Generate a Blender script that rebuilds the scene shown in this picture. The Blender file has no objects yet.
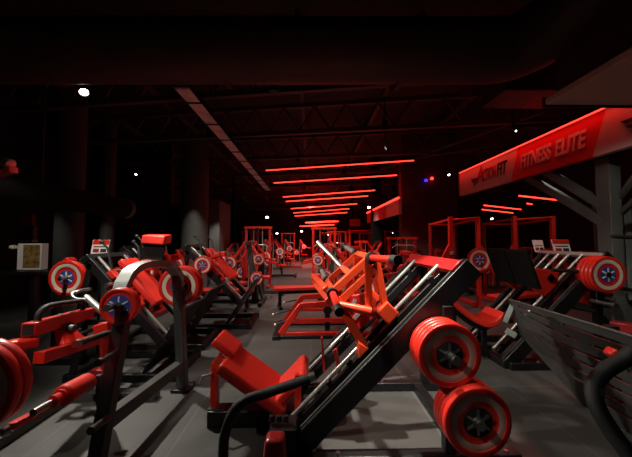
import bpy, bmesh, math, random
from mathutils import Vector as V, Matrix, Euler
random.seed(4)
C = bpy.context.scene.collection
PI = math.pi
# ------------------------------------------------------------------ camera
F, W0, H0 = 290.0, 632, 457
CAMZ = 1.5
cam = bpy.data.objects.new('camera', bpy.data.cameras.new('camera'))
C.objects.link(cam)
cam.data.lens = F / W0 * 36.0
cam.data.clip_start = 0.02
cam.location = (0, 0, CAMZ)
cam.rotation_euler = (PI / 2 + math.atan(11.5 / F), 0, -math.atan(5 / F))
bpy.context.scene.camera = cam
RM = cam.rotation_euler.to_matrix()


def ray(px, py):
    return RM @ V(((px - W0 / 2) / F, (H0 / 2 - py) / F, -1))


def P(px, py, Y):
    d = ray(px, py)
    k = Y / d.y
    return V((d.x * k, Y, CAMZ + d.z * k))


def PZ(px, py, Z):
    d = ray(px, py)
    k = (Z - CAMZ) / d.z
    return V((d.x * k, d.y * k, Z))


def PX(px, py, X):
    d = ray(px, py)
    k = X / d.x
    return V((X, d.y * k, CAMZ + d.z * k))


# ------------------------------------------------------------------ materials
def mat(name, col, rough=0.5, metal=0.0, coat=0.0, bump=0.0, bscale=60, vary=0.0, vscale=6, emit=None, es=0.0):
    m = bpy.data.materials.new(name)
    m.use_nodes = True
    nt = m.node_tree
    b = nt.nodes['Principled BSDF']
    b.inputs['Base Color'].default_value = (*col, 1)
    b.inputs['Roughness'].default_value = rough
    b.inputs['Metallic'].default_value = metal
    b.inputs['Coat Weight'].default_value = coat
    b.inputs['Coat Roughness'].default_value = 0.15
    tc = nt.nodes.new('ShaderNodeTexCoord')
    if vary:
        n = nt.nodes.new('ShaderNodeTexNoise')
        n.inputs['Scale'].default_value = vscale
        n.inputs['Detail'].default_value = 5
        nt.links.new(tc.outputs['Object'], n.inputs['Vector'])
        r = nt.nodes.new('ShaderNodeValToRGB')
        r.color_ramp.elements[0].position = .3
        r.color_ramp.elements[1].position = .7
        r.color_ramp.elements[0].color = (*[c * (1 - vary) for c in col], 1)
        r.color_ramp.elements[1].color = (*[min(1, c * (1 + vary)) for c in col], 1)
        nt.links.new(n.outputs['Fac'], r.inputs['Fac'])
        nt.links.new(r.outputs['Color'], b.inputs['Base Color'])
    if bump:
        n2 = nt.nodes.new('ShaderNodeTexNoise')
        n2.inputs['Scale'].default_value = bscale
        nt.links.new(tc.outputs['Object'], n2.inputs['Vector'])
        bp = nt.nodes.new('ShaderNodeBump')
        bp.inputs['Strength'].default_value = bump
        bp.inputs['Distance'].default_value = 0.01
        nt.links.new(n2.outputs['Fac'], bp.inputs['Height'])
        nt.links.new(bp.outputs['Normal'], b.inputs['Normal'])
    if emit:
        b.inputs['Emission Color'].default_value = (*emit, 1)
        b.inputs['Emission Strength'].default_value = es
    return m


RED = mat('red_paint', (.58, .018, .008), .34, coat=.25, vary=.12)
ORANGE = mat('orange_red_paint', (.66, .05, .012), .34, coat=.25, vary=.1)
VINYL = mat('red_vinyl', (.60, .022, .012), .42, bump=.12, bscale=220)
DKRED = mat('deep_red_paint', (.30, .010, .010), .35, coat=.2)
BLACK = mat('black_paint', (.0055, .0055, .006), .40)
MATTE = mat('matte_black', (.004, .004, .004), .8, vary=.2)
MATTE.node_tree.nodes['Principled BSDF'].inputs['Specular IOR Level'].default_value = .15
GREY = mat('grey_paint', (.045, .050, .047), .38, coat=.2, vary=.1)
PALE = mat('pale_grey_paint', (.24, .265, .245), .42, vary=.08)
CHROME = mat('chrome', (.62, .60, .55), .28, metal=.75)
STEEL = mat('steel', (.50, .50, .48), .3, metal=1)
FOAM = mat('black_foam', (.010, .0105, .011), .62, bump=.3, bscale=260)
RUBBER = mat('black_rubber', (.007, .007, .007), .6)
CREAM = mat('cream_rubber', (.70, .62, .50), .5)
BLUE = mat('dark_blue_rubber', (.030, .055, .28), .42)
RIM = mat('red_urethane', (.62, .020, .010), .36, coat=.2)
RIMD = mat('deep_red_urethane', (.38, .012, .010), .4)
WHITE = mat('white_card', (.72, .70, .66), .6)
CABLE = mat('cable_black', (.02, .02, .02), .5)


def floor_mat():
    m = mat('rubber_floor', (.05, .046, .042), .55)
    nt = m.node_tree
    b = nt.nodes['Principled BSDF']
    tc = nt.nodes.new('ShaderNodeTexCoord')
    br = nt.nodes.new('ShaderNodeTexBrick')
    br.offset = 0.0
    br.inputs['Scale'].default_value = 1.0
    br.inputs['Brick Width'].default_value = 1.0
    br.inputs['Row Height'].default_value = 1.0
    br.inputs['Mortar Size'].default_value = .006
    br.inputs['Mortar Smooth'].default_value = .3
    br.inputs['Color1'].default_value = (.056, .055, .051, 1)
    br.inputs['Color2'].default_value = (.049, .048, .044, 1)
    br.inputs['Mortar'].default_value = (.095, .092, .085, 1)
    nt.links.new(tc.outputs['Object'], br.inputs['Vector'])
    n = nt.nodes.new('ShaderNodeTexNoise')
    n.inputs['Scale'].default_value = 2.5
    n.inputs['Detail'].default_value = 8
    nt.links.new(tc.outputs['Object'], n.inputs['Vector'])
    mp = nt.nodes.new('ShaderNodeMapRange')
    mp.inputs['To Min'].default_value = .65
    mp.inputs['To Max'].default_value = 1.3
    nt.links.new(n.outputs['Fac'], mp.inputs['Value'])
    mx = nt.nodes.new('ShaderNodeMix')
    mx.data_type = 'RGBA'
    mx.blend_type = 'MULTIPLY'
    mx.inputs['Factor'].default_value = 1
    nt.links.new(br.outputs['Color'], mx.inputs['A'])
    nt.links.new(mp.outputs['Result'], mx.inputs['B'])
    nt.links.new(mx.outputs['Result'], b.inputs['Base Color'])
    n2 = nt.nodes.new('ShaderNodeTexNoise')
    n2.inputs['Scale'].default_value = 180
    nt.links.new(tc.outputs['Object'], n2.inputs['Vector'])
    bp = nt.nodes.new('ShaderNodeBump')
    bp.inputs['Strength'].default_value = .2
    bp.inputs['Distance'].default_value = .004
    nt.links.new(n2.outputs['Fac'], bp.inputs['Height'])
    nt.links.new(bp.outputs['Normal'], b.inputs['Normal'])
    return m


FLOOR = floor_mat()
WALLM = mat('dark_wall_paint', (.020, .018, .018), .7, vary=.2, vscale=2)
WALLG = mat('grey_plaster', (.20, .20, .19), .8, vary=.1, vscale=3)
CEILM = mat('black_ceiling_paint', (.030, .022, .020), .8, vary=.3, vscale=1.5)
TRUSS = mat('black_steel_truss', (.085, .060, .055), .6)
DUCT = mat('dark_duct', (.045, .026, .022), .55, vary=.15, vscale=2)
SOFFIT = mat('grey_soffit_panel', (.55, .48, .40), .6, vary=.05)
PARTM = mat('maroon_wall_paint', (.11, .030, .024), .7, vary=.1)
COLD = mat('dark_pilaster_paint', (.075, .075, .07), .6, vary=.1)
COLM = mat('grey_column_paint', (.12, .12, .11), .55, vary=.12, vscale=4)
LEDM = mat('red_led', (.8, .05, .04), .4, emit=(1, .035, .02), es=4.0)
LEDF = mat('red_led_far', (.8, .05, .04), .4, emit=(1, .03, .025), es=1.6)
LAMP = mat('white_lamp', (1, 1, 1), .4, emit=(1, .93, .82), es=30)
LAMPS = mat('white_small_lamp', (1, 1, 1), .4, emit=(1, .93, .85), es=9)
BLUEL = mat('blue_led', (.05, .08, .9), .4, emit=(.02, .03, 1), es=2.5)
SIGNW = mat('white_sign_vinyl', (.50, .40, .37), .6)
SIGNR = mat('red_sign_vinyl', (.55, .016, .014), .6)
LETW = mat('cream_lettering', (.72, .58, .52), .6)
LETB = mat('black_lettering', (.012, .010, .010), .6)
LETR = mat('dark_red_lettering', (.26, .012, .012), .6)
TRAYM = mat('galvanised_tray', (.80, .70, .64), .5, vary=.25, vscale=5)
MIRROR = mat('dark_screen', (.012, .013, .016), .2)

# ------------------------------------------------------------------ mesh builder
OFF = V((0, 0, 0))


def setoff(v):
    global OFF
    OFF = V(v)


def catmull(pts, n=8):
    pts = [V(p) for p in pts]
    if len(pts) < 3:
        return pts
    e = [pts[0] * 2 - pts[1]] + pts + [pts[-1] * 2 - pts[-2]]
    out = []
    for i in range(1, len(e) - 2):
        a, b, c, d = e[i - 1], e[i], e[i + 1], e[i + 2]
        for k in range(n):
            t = k / n
            out.append(.5 * ((2 * b) + (c - a) * t + (2 * a - 5 * b + 4 * c - d) * t * t + (3 * b - a - 3 * c + d) * t ** 3))
    out.append(pts[-1])
    return out


SPLIT = {'roller_carriage', 'cross_beam', 'rod_bracket', 'duct_flange', 'bracket', 'bolt', 'stop_plate', 'hanger', 'ground_frame', 'ground_beam', 'guide_rod',
         'ground_rail', 'mid_rail', 'roller_rail', 'side_rail', 'cross_member', 'seat_hinge', 'corner_bracket', 'red_bracket', 'grip', 'carriage', 'roller_collar', 'led_strip', 'panel_edge', 'lever', 'base_plate', 'storage_horn', 'horn_cap', 'foot_plate'}


def islands(bm):
    seen, out = set(), []
    for v in bm.verts:
        if v in seen: continue
        st, cur = [v], []
        seen.add(v)
        while st:
            a = st.pop(); cur.append(a)
            for e in a.link_edges:
                b = e.other_vert(a)
                if b not in seen: seen.add(b); st.append(b)
        out.append(cur)
    return out


class MB:
    def __init__(s):
        s.bm = bmesh.new()
        s.mi = 0

    def _face(s, vs):
        try:
            f = s.bm.faces.new(vs)
            f.material_index = s.mi
            return f
        except ValueError:
            return None

    def hexa(s, p):
        v = [s.bm.verts.new(q) for q in p]
        for f in ((3, 2, 1, 0), (4, 5, 6, 7), (0, 1, 5, 4), (1, 2, 6, 5), (2, 3, 7, 6), (3, 0, 4, 7)):
            s._face([v[i] for i in f])
        return s

    def box(s, x0, x1, y0, y1, z0, z1):
        x0, x1 = sorted((x0, x1)); y0, y1 = sorted((y0, y1)); z0, z1 = sorted((z0, z1))
        return s.hexa([(x0, y0, z0), (x1, y0, z0), (x1, y1, z0), (x0, y1, z0), (x0, y0, z1), (x1, y0, z1), (x1, y1, z1), (x0, y1, z1)])

    def bar(s, p, q, w, h, up=(0, 0, 1)):
        """rectangular member from p to q; w across, h along up"""
        p, q = V(p), V(q)
        d = (q - p).normalized()
        u = V(up)
        a = d.cross(u)
        if a.length < 1e-4:
            u = V((1, 0, 0)); a = d.cross(u)
        a.normalize()
        u = a.cross(d).normalized()
        a *= w / 2; u = u * (h / 2)
        return s.hexa([p - a - u, p + a - u, p + a + u, p - a + u, q - a - u, q + a - u, q + a + u, q - a + u])

    def tube(s, pts, r, seg=12, smooth=0, r2=None):
        pts = catmull(pts, smooth) if smooth else [V(p) for p in pts]
        n = len(pts)
        rings = []
        prev = None
        for i, p in enumerate(pts):
            if i == 0: d = pts[1] - pts[0]
            elif i == n - 1: d = pts[-1] - pts[-2]
            else: d = (pts[i + 1] - p).normalized() + (p - pts[i - 1]).normalized()
            d.normalize()
            if prev is None:
                a = d.cross(V((0, 0, 1)))
                if a.length < 1e-3: a = d.cross(V((1, 0, 0)))
            else:
                a = prev - d * prev.dot(d)
            a.normalize()
            prev = a
            b = d.cross(a)
            rr = r if r2 is None else r + (r2 - r) * i / (n - 1)
            rings.append([s.bm.verts.new(p + (a * math.cos(t) + b * math.sin(t)) * rr) for t in [2 * PI * k / seg for k in range(seg)]])
        for i in range(n - 1):
            for k in range(seg):
                k2 = (k + 1) % seg
                s._face([rings[i][k], rings[i][k2], rings[i + 1][k2], rings[i + 1][k]])
        s._face(list(reversed(rings[0])))
        s._face(rings[-1])
        return s

    def lathe(s, prof, o=(0, 0, 0), ax=(0, 1, 0), seg=40):
        """prof: (radius, distance along axis, material index of the band that starts here)"""
        o, ax = V(o), V(ax).normalized()
        a = ax.cross(V((0, 0, 1)))
        if a.length < 1e-3: a = ax.cross(V((1, 0, 0)))
        a.normalize()
        b = ax.cross(a)
        rings = []
        for (r, h, m) in prof:
            if r < 1e-6:
                rings.append([s.bm.verts.new(o + ax * h)])
            else:
                rings.append([s.bm.verts.new(o + ax * h + (a * math.cos(t) + b * math.sin(t)) * r) for t in [2 * PI * k / seg for k in range(seg)]])
        for i in range(len(prof) - 1):
            s.mi = prof[i][2]
            A, B = rings[i], rings[i + 1]
            for k in range(seg):
                k2 = (k + 1) % seg
                if len(A) == 1: s._face([A[0], B[k], B[k2]])
                elif len(B) == 1: s._face([A[k], B[0], A[k2]])
                else: s._face([A[k], B[k], B[k2], A[k2]])
        s.mi = 0
        return s

    def prism(s, poly, ext):
        ext = V(ext)
        a = [s.bm.verts.new(V(p)) for p in poly]
        b = [s.bm.verts.new(V(p) + ext) for p in poly]
        n = len(poly)
        s._face(list(reversed(a))); s._face(b)
        for i in range(n):
            j = (i + 1) % n
            s._face([a[i], a[j], b[j], b[i]])
        return s

    def build(s, name, m, parent=None, bevel=0.0, seg=2, loc=None):
        if name in SPLIT:
            isl = islands(s.bm)
            if len(isl) > 1:
                first = None
                for vs in isl:
                    q = MB(); mp = {}
                    for v in vs: mp[v] = q.bm.verts.new(v.co)
                    for f in {f for v in vs for f in v.link_faces}:
                        g_ = q.bm.faces.new([mp[v] for v in f.verts]); g_.material_index = f.material_index
                    o = q._build(name, m, parent, bevel, seg, loc)
                    first = first or o
                s.bm.free()
                return first
        return s._build(name, m, parent, bevel, seg, loc)

    def _build(s, name, m, parent=None, bevel=0.0, seg=2, loc=None):
        bm = s.bm
        bmesh.ops.recalc_face_normals(bm, faces=bm.faces)
        if OFF.length: bmesh.ops.translate(bm, verts=bm.verts, vec=-OFF)
        me = bpy.data.meshes.new(name)
        bm.to_mesh(me); bm.free()
        for q in (m if isinstance(m, (list, tuple)) else [m]): me.materials.append(q)
        me.shade_smooth()
        me.set_sharp_from_angle(angle=math.radians(38))
        o = bpy.data.objects.new(name, me)
        C.objects.link(o)
        if parent: o.parent = parent
        if loc is not None: o.location = loc
        if bevel:
            md = o.modifiers.new('bevel', 'BEVEL')
            md.width = bevel; md.segments = seg; md.limit_method = 'ANGLE'; md.harden_normals = False
        return o


def tag(o, label, cat, group=None, kind=None):
    if label: o['label'] = label
    if cat: o['category'] = cat
    if group: o['group'] = group
    if kind: o['kind'] = kind
    return o


def thing(name, label, cat, loc=(0, 0, 0), rz=0, group=None):
    o = bpy.data.objects.new(name, None)
    C.objects.link(o)
    o.location = loc; o.rotation_euler = (0, 0, rz)
    o.empty_display_size = .1
    return tag(o, label, cat, group)


def struct(name, mb, m, **k):
    o = mb.build(name, m, **k)
    o['kind'] = 'structure'
    return o


def kids(o): return [x for x in C.objects if x.parent == o]


def copy_tree(o, label, loc, rz=None, group=None):
    c = o.copy(); C.objects.link(c); c.location = loc
    if rz is not None: c.rotation_euler = (0, 0, rz)
    c['label'] = label
    if group: c['group'] = group
    for ch in kids(o):
        d = ch.copy(); C.objects.link(d); d.parent = c
        for g in kids(ch):
            e = g.copy(); C.objects.link(e); e.parent = d
    return c


# ------------------------------------------------------------------ weight plates
def plate_proto(R, t, kind):
    """disc whose front face looks towards -Y, lying between y=0 (front) and y=t (back)"""
    k = R / .21
    hub = .62 if kind == 'plain' else .43
    pr = [(.026, t * .85, 0), (R * .93, t * .85, 0), (R * .97, t, 0), (R, t * .8, 0), (R, t * .2, 0), (R * .975, t * .05, 0), (R * .93, 0, 0), (R * .83, .002, 0)]
    if kind == 'plain':
        pr += [(R * .80, .008, 0), (R * hub, .008, 2)]
    else:
        pr += [(R * .81, .006, 1), (R * .62, .006, 0), (R * .60, .009, 0), (R * hub, .009, 2)]
    pr += [(R * .16, .009, 3), (R * .15, -.004, 3), (.028, -.004, 3), (.026, t * .85, 3)]
    mb = MB(); mb.lathe(pr, seg=44)
    mats = [RIM, CREAM, BLUE, STEEL] if kind != 'dark' else [RIM, mat('dim_rose_rubber', (.46, .27, .22), .5), RUBBER, STEEL]
    if kind == 'dark': mats[0] = RIM
    o = mb.build('weight_plate', mats)
    # six straight spokes on the hub: a sub-assembly of its own
    sp = MB()
    for q in range(6):
        a = q * PI / 3 + PI / 6
        c, s_ = math.cos(a), math.sin(a)
        r0, r1 = R * .15, R * hub * .86
        w0, w1 = R * .040, R * .032
        pts = [V((c * r0 - s_ * w0, .004, s_ * r0 + c * w0)), V((c * r1 - s_ * w1, .004, s_ * r1 + c * w1)), V((c * r1 + s_ * w1, .004, s_ * r1 - c * w1)), V((c * r0 + s_ * w0, .004, s_ * r0 - c * w0))]
        sp.prism(pts, (0, .008, 0))
    sp.build('hub_spokes', WHITE if kind != 'dark' else STEEL, o)
    return o


PROTO = {}


def plate(x, y, z, label, group=None, R=.21, t=.05, kind='ring', rz=0, tilt=0):
    key = (round(R, 3), round(t, 3), kind)
    if key not in PROTO:
        o = plate_proto(*[R, t, kind]); PROTO[key] = o
        tag(o, label, 'weight plate', group)
        o.location = (x, y, z); o.rotation_euler = (0, tilt, rz)
        return o
    o = PROTO[key].copy(); C.objects.link(o)
    for ch in kids(PROTO[key]):
        d = ch.copy(); C.objects.link(d); d.parent = o
    o.location = (x, y, z); o.rotation_euler = (0, tilt, rz)
    o['label'] = label
    if group: o['group'] = group
    elif 'group' in o: del o['group']
    return o


# ================================================================== SETTING
struct('floor', MB().box(-9, 12, -3, 30, -.12, 0), FLOOR)
struct('ceiling', MB().box(-9, 12, -3, 30, 5.0, 5.15), CEILM)
struct('wall_left', MB().box(-7.2, -7.0, -3, 30, 0, 5), WALLM)
struct('wall_right', MB().box(11.5, 11.7, -3, 30, 0, 5), WALLM)
struct('wall_back', MB().box(-9, 12, 27, 27.2, 0, 5), WALLM)


def partition(name, x0, x1, y0, y1, z1, m, z0=0):
    return struct(name, MB().box(x0, x1, y0, y1, z0, z1), m)


partition('wall_partition', P(402, 240, 9).x, P(458, 240, 9).x, 9, 9.3, 5.0, PARTM)
partition('wall_left_recess', -7.0, P(172, 240, 9.5).x - .05, 9.5, 9.7, 5.0, mat('maroon_black_paint', (.035, .010, .010), .7))
partition('wall_left_return', P(170, 240, 9.2).x, P(207, 240, 9.2).x, 9.2, 9.4, P(190, 205, 9.2).z, MATTE)
partition('wall_stair', P(208, 240, 11).x, P(219, 240, 11).x, 11, 12.5, 3.0, WALLG)
# round pilasters on the left wall
for i, (px, w, Y) in enumerate(((65, 24, 6.0), (104, 13, 7.6), (193, 26, 9.0))):
    a = P(px, 240, Y)
    r = w / 2 * Y / F
    struct('column_left', MB().tube([(a.x, Y + .1, 0), (a.x, Y + .1, 5)], r, 28), COLD)
for px, py, w, Y in ((377, 240, 9, 12.0), (352, 240, 4, 17.0), (396, 240, 4, 14.5), (233, 240, 3, 15)):
    a = P(px, py, Y); w2 = w / 2 * Y / F
    struct('column_centre', MB().box(a.x - w2, a.x + w2, Y, Y + 2 * w2, 0, 5), MATTE)
# stairs behind the grey partition
st = MB()
for k in range(7):
    z = .17 * k
    st.box(P(216, 240, 10.5).x, P(232, 240, 10.5).x, 10 + .3 * k, 12.6, z, z + .17)
stairs = struct('trim_stairs', st, WALLG)
# ceiling trusses, turned a little to the aisle
tb = 0
for Y in (4.7, 6.6, 8.6, 10.8, 13.2, 16, 19, 23):
    m = MB()
    dy = lambda x: Y - .15 * x
    for z, h in ((4.0, .10), (4.62, .10)):
        m.bar((-7, dy(-7), z), (10, dy(10), z), .09, h)
    n = 24
    for k in range(n):
        x0 = -7 + 17 * k / n; x1 = -7 + 17 * (k + 1) / n; xm = (x0 + x1) / 2
        m.bar((x0, dy(x0), 4.6), (xm, dy(xm), 4.02), .035, .035)
        m.bar((xm, dy(xm), 4.02), (x1, dy(x1), 4.6), .035, .035)
    struct('ceiling_beam', m, TRUSS)
for x in (-5.2, -3.4, -.2, 1.6, 3.6):
    struct('ceiling_beam', MB().bar((x, 4, 4.72), (x, 26, 4.72), .08, .12), TRUSS)

# ---- big round duct across the ceiling, then the square box and elbow at its end
d = thing('ceiling_duct', 'wide dark round air duct crossing under the whole ceiling', 'air duct', (0, 3.3, 3.75))
setoff((0, 3.3, 3.75))
zb = P(250, 83, 3.3).z
R_ = .34
m = MB(); m.tube([(-7, 3.35, zb + R_), (1.9, 3.25, zb + R_ + .02)], R_, 32); m.build('duct_body', DUCT, d)
m = MB()
for x in (-5, -3, -1, 1):
    m.tube([(x, 3.33, zb + R_), (x + .05, 3.33, zb + R_)], R_ + .012, 32)
m.build('duct_flange', DUCT, d)
m = MB(); m.tube([(1.9, 3.25, zb + R_ + .02), (2.3, 3.2, zb + R_ + .04), (2.62, 2.9, zb + R_ + .15), (2.75, 2.4, zb + R_ + .4), (2.8, 1.8, zb + R_ + .6)], R_, 28, smooth=6)
m.build('duct_elbow', DUCT, d)
setoff((0, 0, 0))
m = MB(); m.box(-.6, 4.2, 1.9, 2.5, 3.95, 4.3)
tag(m.build('ceiling_duct', DUCT, bevel=.02), 'square dark duct box running above the round duct near the camera', 'air duct')
m = MB(); m.box(P(485, 90, 4.2).x, P(548, 90, 4.2).x, 3.75, 4.3, 3.5, 3.9)
tag(m.build('ventilation_box', DUCT, bevel=.015), 'dark ventilation box between the round duct and the pale soffit', 'ventilation box')

# ---- pale soffit over the corner with the sign
cs = P(545, 105, 3.1)
m = MB(); m.box(cs.x, 8, .2, 3.1, cs.z, cs.z + .07)
struct('ceiling_soffit', m, SOFFIT, bevel=.008)
m = MB(); m.box(cs.x - .015, 3.78, 3.1, 3.12, cs.z - .02, cs.z + .09)
struct('trim_1', m, BLACK)
m = MB(); m.box(cs.x + .05, 8, .2, 3.0, cs.z + .1, 4.9)
struct('wall_soffit', m, DUCT)

# ---- sign fascia on the right
SX = 3.8
sg = thing('sign_fascia', 'long red and white sign board reading ACTIONFIT and FITNESS ELITE with red glowing top edge', 'sign', (SX, 5.4, 2.9))
setoff((SX, 5.4, 2.9))
ytop = lambda px: SX / (math.tan(math.atan2(ray(px, 150).x, ray(px, 150).y)))
ZT, ZB = 3.20, 2.62
yA, yB, yC, yD = ytop(459), ytop(514), ytop(600), 3.13
mid = lambda a, s: (a + s, a - s)
bt, bb = yB - .10, yB + .10
ct, cb = yC - .10, yC + .10


def panel(name, ya_t, ya_b, yb_t, yb_b, m):
    q = MB(); q.prism([(SX, ya_t, ZT), (SX, ya_b, ZB), (SX, yb_b, ZB), (SX, yb_t, ZT)], (.10, 0, 0))
    return q.build(name, m, sg)


panel('white_panel', yA, yA, bt, bb, SIGNW)
panel('red_panel', bt, bb, ct, cb, SIGNR)
panel('white_panel', ct, cb, yD, yD, SIGNW)
m = MB(); m.box(SX - .012, SX + .02, yD, yA, ZT, ZT + .018)
m.build('led_strip', LEDM, sg)
m = MB(); m.box(SX - .012, SX + .1, yA + .002, yA + .03, ZB, ZT); m.build('end_cap', DKRED, sg)
m = MB(); m.box(SX + .1, SX + .28, yD, yA, ZB + .02, ZT); m.build('backing_box', MATTE, sg)


def text(body, y0, y1, z, cap, m, parent, name='lettering', shear=.22, off=.022, x=SX - .004):
    """lettering from y0 (far) to y1 (near) with its capitals CAP high"""
    cu = bpy.data.curves.new(name, 'FONT')
    cu.body = body; cu.size = 1; cu.extrude = .012; cu.shear = shear; cu.offset = off
    t = bpy.data.objects.new(name, cu); C.objects.link(t)
    bpy.context.view_layer.update()
    me = bpy.data.meshes.new_from_object(t.evaluated_get(bpy.context.evaluated_depsgraph_get()))
    bpy.data.objects.remove(t)
    xs = [v.co.x for v in me.vertices]; ys = [v.co.y for v in me.vertices]
    sx = (y0 - y1) / (max(xs) - min(xs)); sy = cap / (max(ys) - min(ys))
    for v in me.vertices:
        a, b, c = (v.co.x - min(xs)) * sx, (v.co.y - min(ys)) * sy, v.co.z * .3
        v.co = V((x - c, y0 - a, z + b)) - OFF
    me.materials.clear(); me.materials.append(m)
    o = bpy.data.objects.new(name, me); C.objects.link(o); o.parent = parent
    return o


text('A', ytop(475.5), ytop(483.5), 2.79, .36, LETR, sg)
text('CTION', ytop(482.5), ytop(496), 2.79, .26, LETR, sg)
text('FIT', ytop(496.5), ytop(507), 2.79, .27, LETB, sg)
text('FITNESS', ytop(520), ytop(551.5), 2.79, .245, LETW, sg)
text('ELITE', ytop(555), ytop(587), 2.79, .245, LETW, sg)


def wing(y0, z0, s, name):
    q = MB()
    for k in range(4):
        w = .42 - .075 * k
        zz = z0 - .075 * k * s / .4
        yy = y0 - .05 * k
        q.prism([(SX - .008, yy, zz), (SX - .008, yy - .05 * s / .4, zz - .045 * s / .4), (SX - .008, y0 - w * s / .4, zz - .06 * s / .4), (SX - .008, y0 - w * s / .4 - .02, zz - .005)], (.008, 0, 0))
    return q.build(name, LETB, sg)


wing(ytop(470.5), 2.93, .24, 'wing_emblem')
wing(ytop(622), 2.95, .40, 'wing_emblem')
setoff((0, 0, 0))

# ---- column under the sign with braces
c1 = P(611, 260, 3.95)
struct('column_right', MB().box(c1.x - .08, c1.x + .08, 3.85, 4.05, 0, 2.7), COLM, bevel=.006)
struct('column_right', MB().box(P(613, 240, 4.3).x, P(640, 240, 4.3).x, 4.3, 4.6, 0, P(620, 201, 4.3).z), COLM)
m = MB()
for (ax, ay, e) in ((601, 222, (3.98, 5.2, 2.64)), (601, 205, (3.98, 4.8, 2.66))):
    m.bar(P(ax + 2, ay, 4.0), e, .09, .12)
for (ax, ay, e) in ((613, 206, (4.0, 3.2, 2.62)), (614, 220, (4.05, 3.2, 2.30))):
    m.bar(P(ax, ay, 4.0), e, .05, .07)
struct('trim_brace', m, COLM, bevel=.004)
struct('trim_post', MB().bar(P(627, 205, 4.2), P(632, 300, 4.2), .05, .05), PALE)

# ---- second and third fascia further back
for (px0, px1, X, zt, zbm, lab) in ((367, 399, 2.6, None, None, 'small red and white sign board with glowing top edge beside the maroon wall'),):
    f_ = thing('sign_fascia', lab, 'sign', (X, 10, 2.6))
    setoff((X, 10, 2.6))
    a, b = PX(367, 213, X), PX(399, 199.5, X)
    zt = (a.z + b.z) / 2
    zb_ = zt - .45
    ys = [a.y + (b.y - a.y) * t for t in (0, .22, .45, .7, 1)]
    for k in range(4):
        q = MB(); q.box(X, X + .08, ys[k + 1], ys[k], zb_, zt); q.build('red_panel' if k % 2 == 0 else 'white_panel', SIGNR if k % 2 == 0 else SIGNW, f_)
    q = MB(); q.box(X - .03, X + .02, b.y, a.y, zt, zt + .05); q.build('led_strip', LEDM, f_)
    setoff((0, 0, 0))
a = P(350, 222, 15)
q = MB(); q.box(a.x, P(360, 222, 15).x, 15, 15.1, P(350, 226, 15).z, P(350, 219, 15).z)
tag(q.build('hanging_sign', SIGNR), 'small distant red sign board hanging by the black column', 'sign')
a = P(445, 0, 11)

# ---- red linear lamps over the aisle
LEDS = [((266, 170.5), (414, 160.5)), ((274, 183), (397, 175.2)), ((283, 197), (375, 190.3)), ((286, 201.5), (368, 196)),
        ((291, 208.7), (357, 203.8)), ((293.5, 213), (352, 208.5)), ((295, 216), (347, 212.5))]
ORD = ['first and longest', 'second', 'third', 'fourth', 'fifth', 'sixth', 'seventh']
for k, (a, b) in enumerate(LEDS):
    A, B = PZ(*a, 3.55), PZ(*b, 3.55)
    r = .014 + .003 * k
    t_ = thing('linear_lamp', f'red linear ceiling lamp, {ORD[k]} of the row over the aisle', 'ceiling lamp', (A + B) / 2, group='red linear lamps over the aisle')
    setoff((A + B) / 2)
    MB().tube([A, B], r, 8).build('led_tube', LEDM, t_)
    MB().bar(A + V((0, 0, .05)), B + V((0, 0, .05)), .07, .05).build('housing', BLACK, t_)
    w = MB()
    for f in (.15, .85):
        p = A.lerp(B, f); w.bar(p + V((0, 0, .07)), p + V((0, 0, .5)), .008, .008)
    w.build('hanger', CABLE, t_)
    setoff((0, 0, 0))
for k, (y, x0, x1) in enumerate(((222, 308, 336), (225.5, 302, 332), (227.5, 301, 329), (229.5, 301, 328))):
    A, B = PZ(x0, y + .8, 2.6), PZ(x1, y - .8, 2.6)
    if A.y > 26: continue
    setoff((A + B) / 2)
    o = MB().bar(A, B, .5, .06).build('linear_lamp', LEDM, loc=(A + B) / 2)
    tag(o, f'far red ceiling lamp at the end of the aisle, {["nearest", "second", "third", "farthest"][k]} of the cluster', 'ceiling lamp', 'far red lamps')
    setoff((0, 0, 0))
for k, (a, b, lab) in enumerate((((484, 205.3), (521, 209.5), 'red linear lamp above the racks under the sign, middle one'), ((482, 209.5), (513, 213), 'short red linear lamp above the racks under the sign, lowest one'),
                            ((519, 195.8), (571, 201.5), 'long red linear lamp under the sign nearest the brace'), ((545, 190.8), (561, 193.2), 'short red lamp under the sign, highest one'), ((527, 203.6), (532, 204.2), 'tiny round red lamp under the sign'))):
    A, B = PZ(*a, 2.8), PZ(*b, 2.8)
    setoff((A + B) / 2)
    o = thing('linear_lamp', lab, 'ceiling lamp', (A + B) / 2, group='red lamps under the sign')
    MB().tube([A, B], .022, 8).build('led_tube', LEDM, o)
    q = MB()
    for f in (.1, .9):
        p = A.lerp(B, f); q.bar(p + V((0, 0, .02)), (p.x, p.y, 4.62), .008, .008)
    q.build('hanger', CABLE, o)
    setoff((0, 0, 0))
# ceiling pipes lit red by the sign
m = MB()
for k, (a, b, Z) in enumerate((((380, 170), (545, 112), 4.0), ((350, 168), (520, 142), 3.9))):
    A, B = PZ(*a, Z), PZ(*b, Z)
    o = MB().tube([A, B], .03, 8).build('ceiling_pipe', TRUSS)
    tag(o, ['thin ceiling pipe running above the sign board', 'thin lower ceiling pipe with lamp hanging from it'][k], 'pipe')

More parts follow.
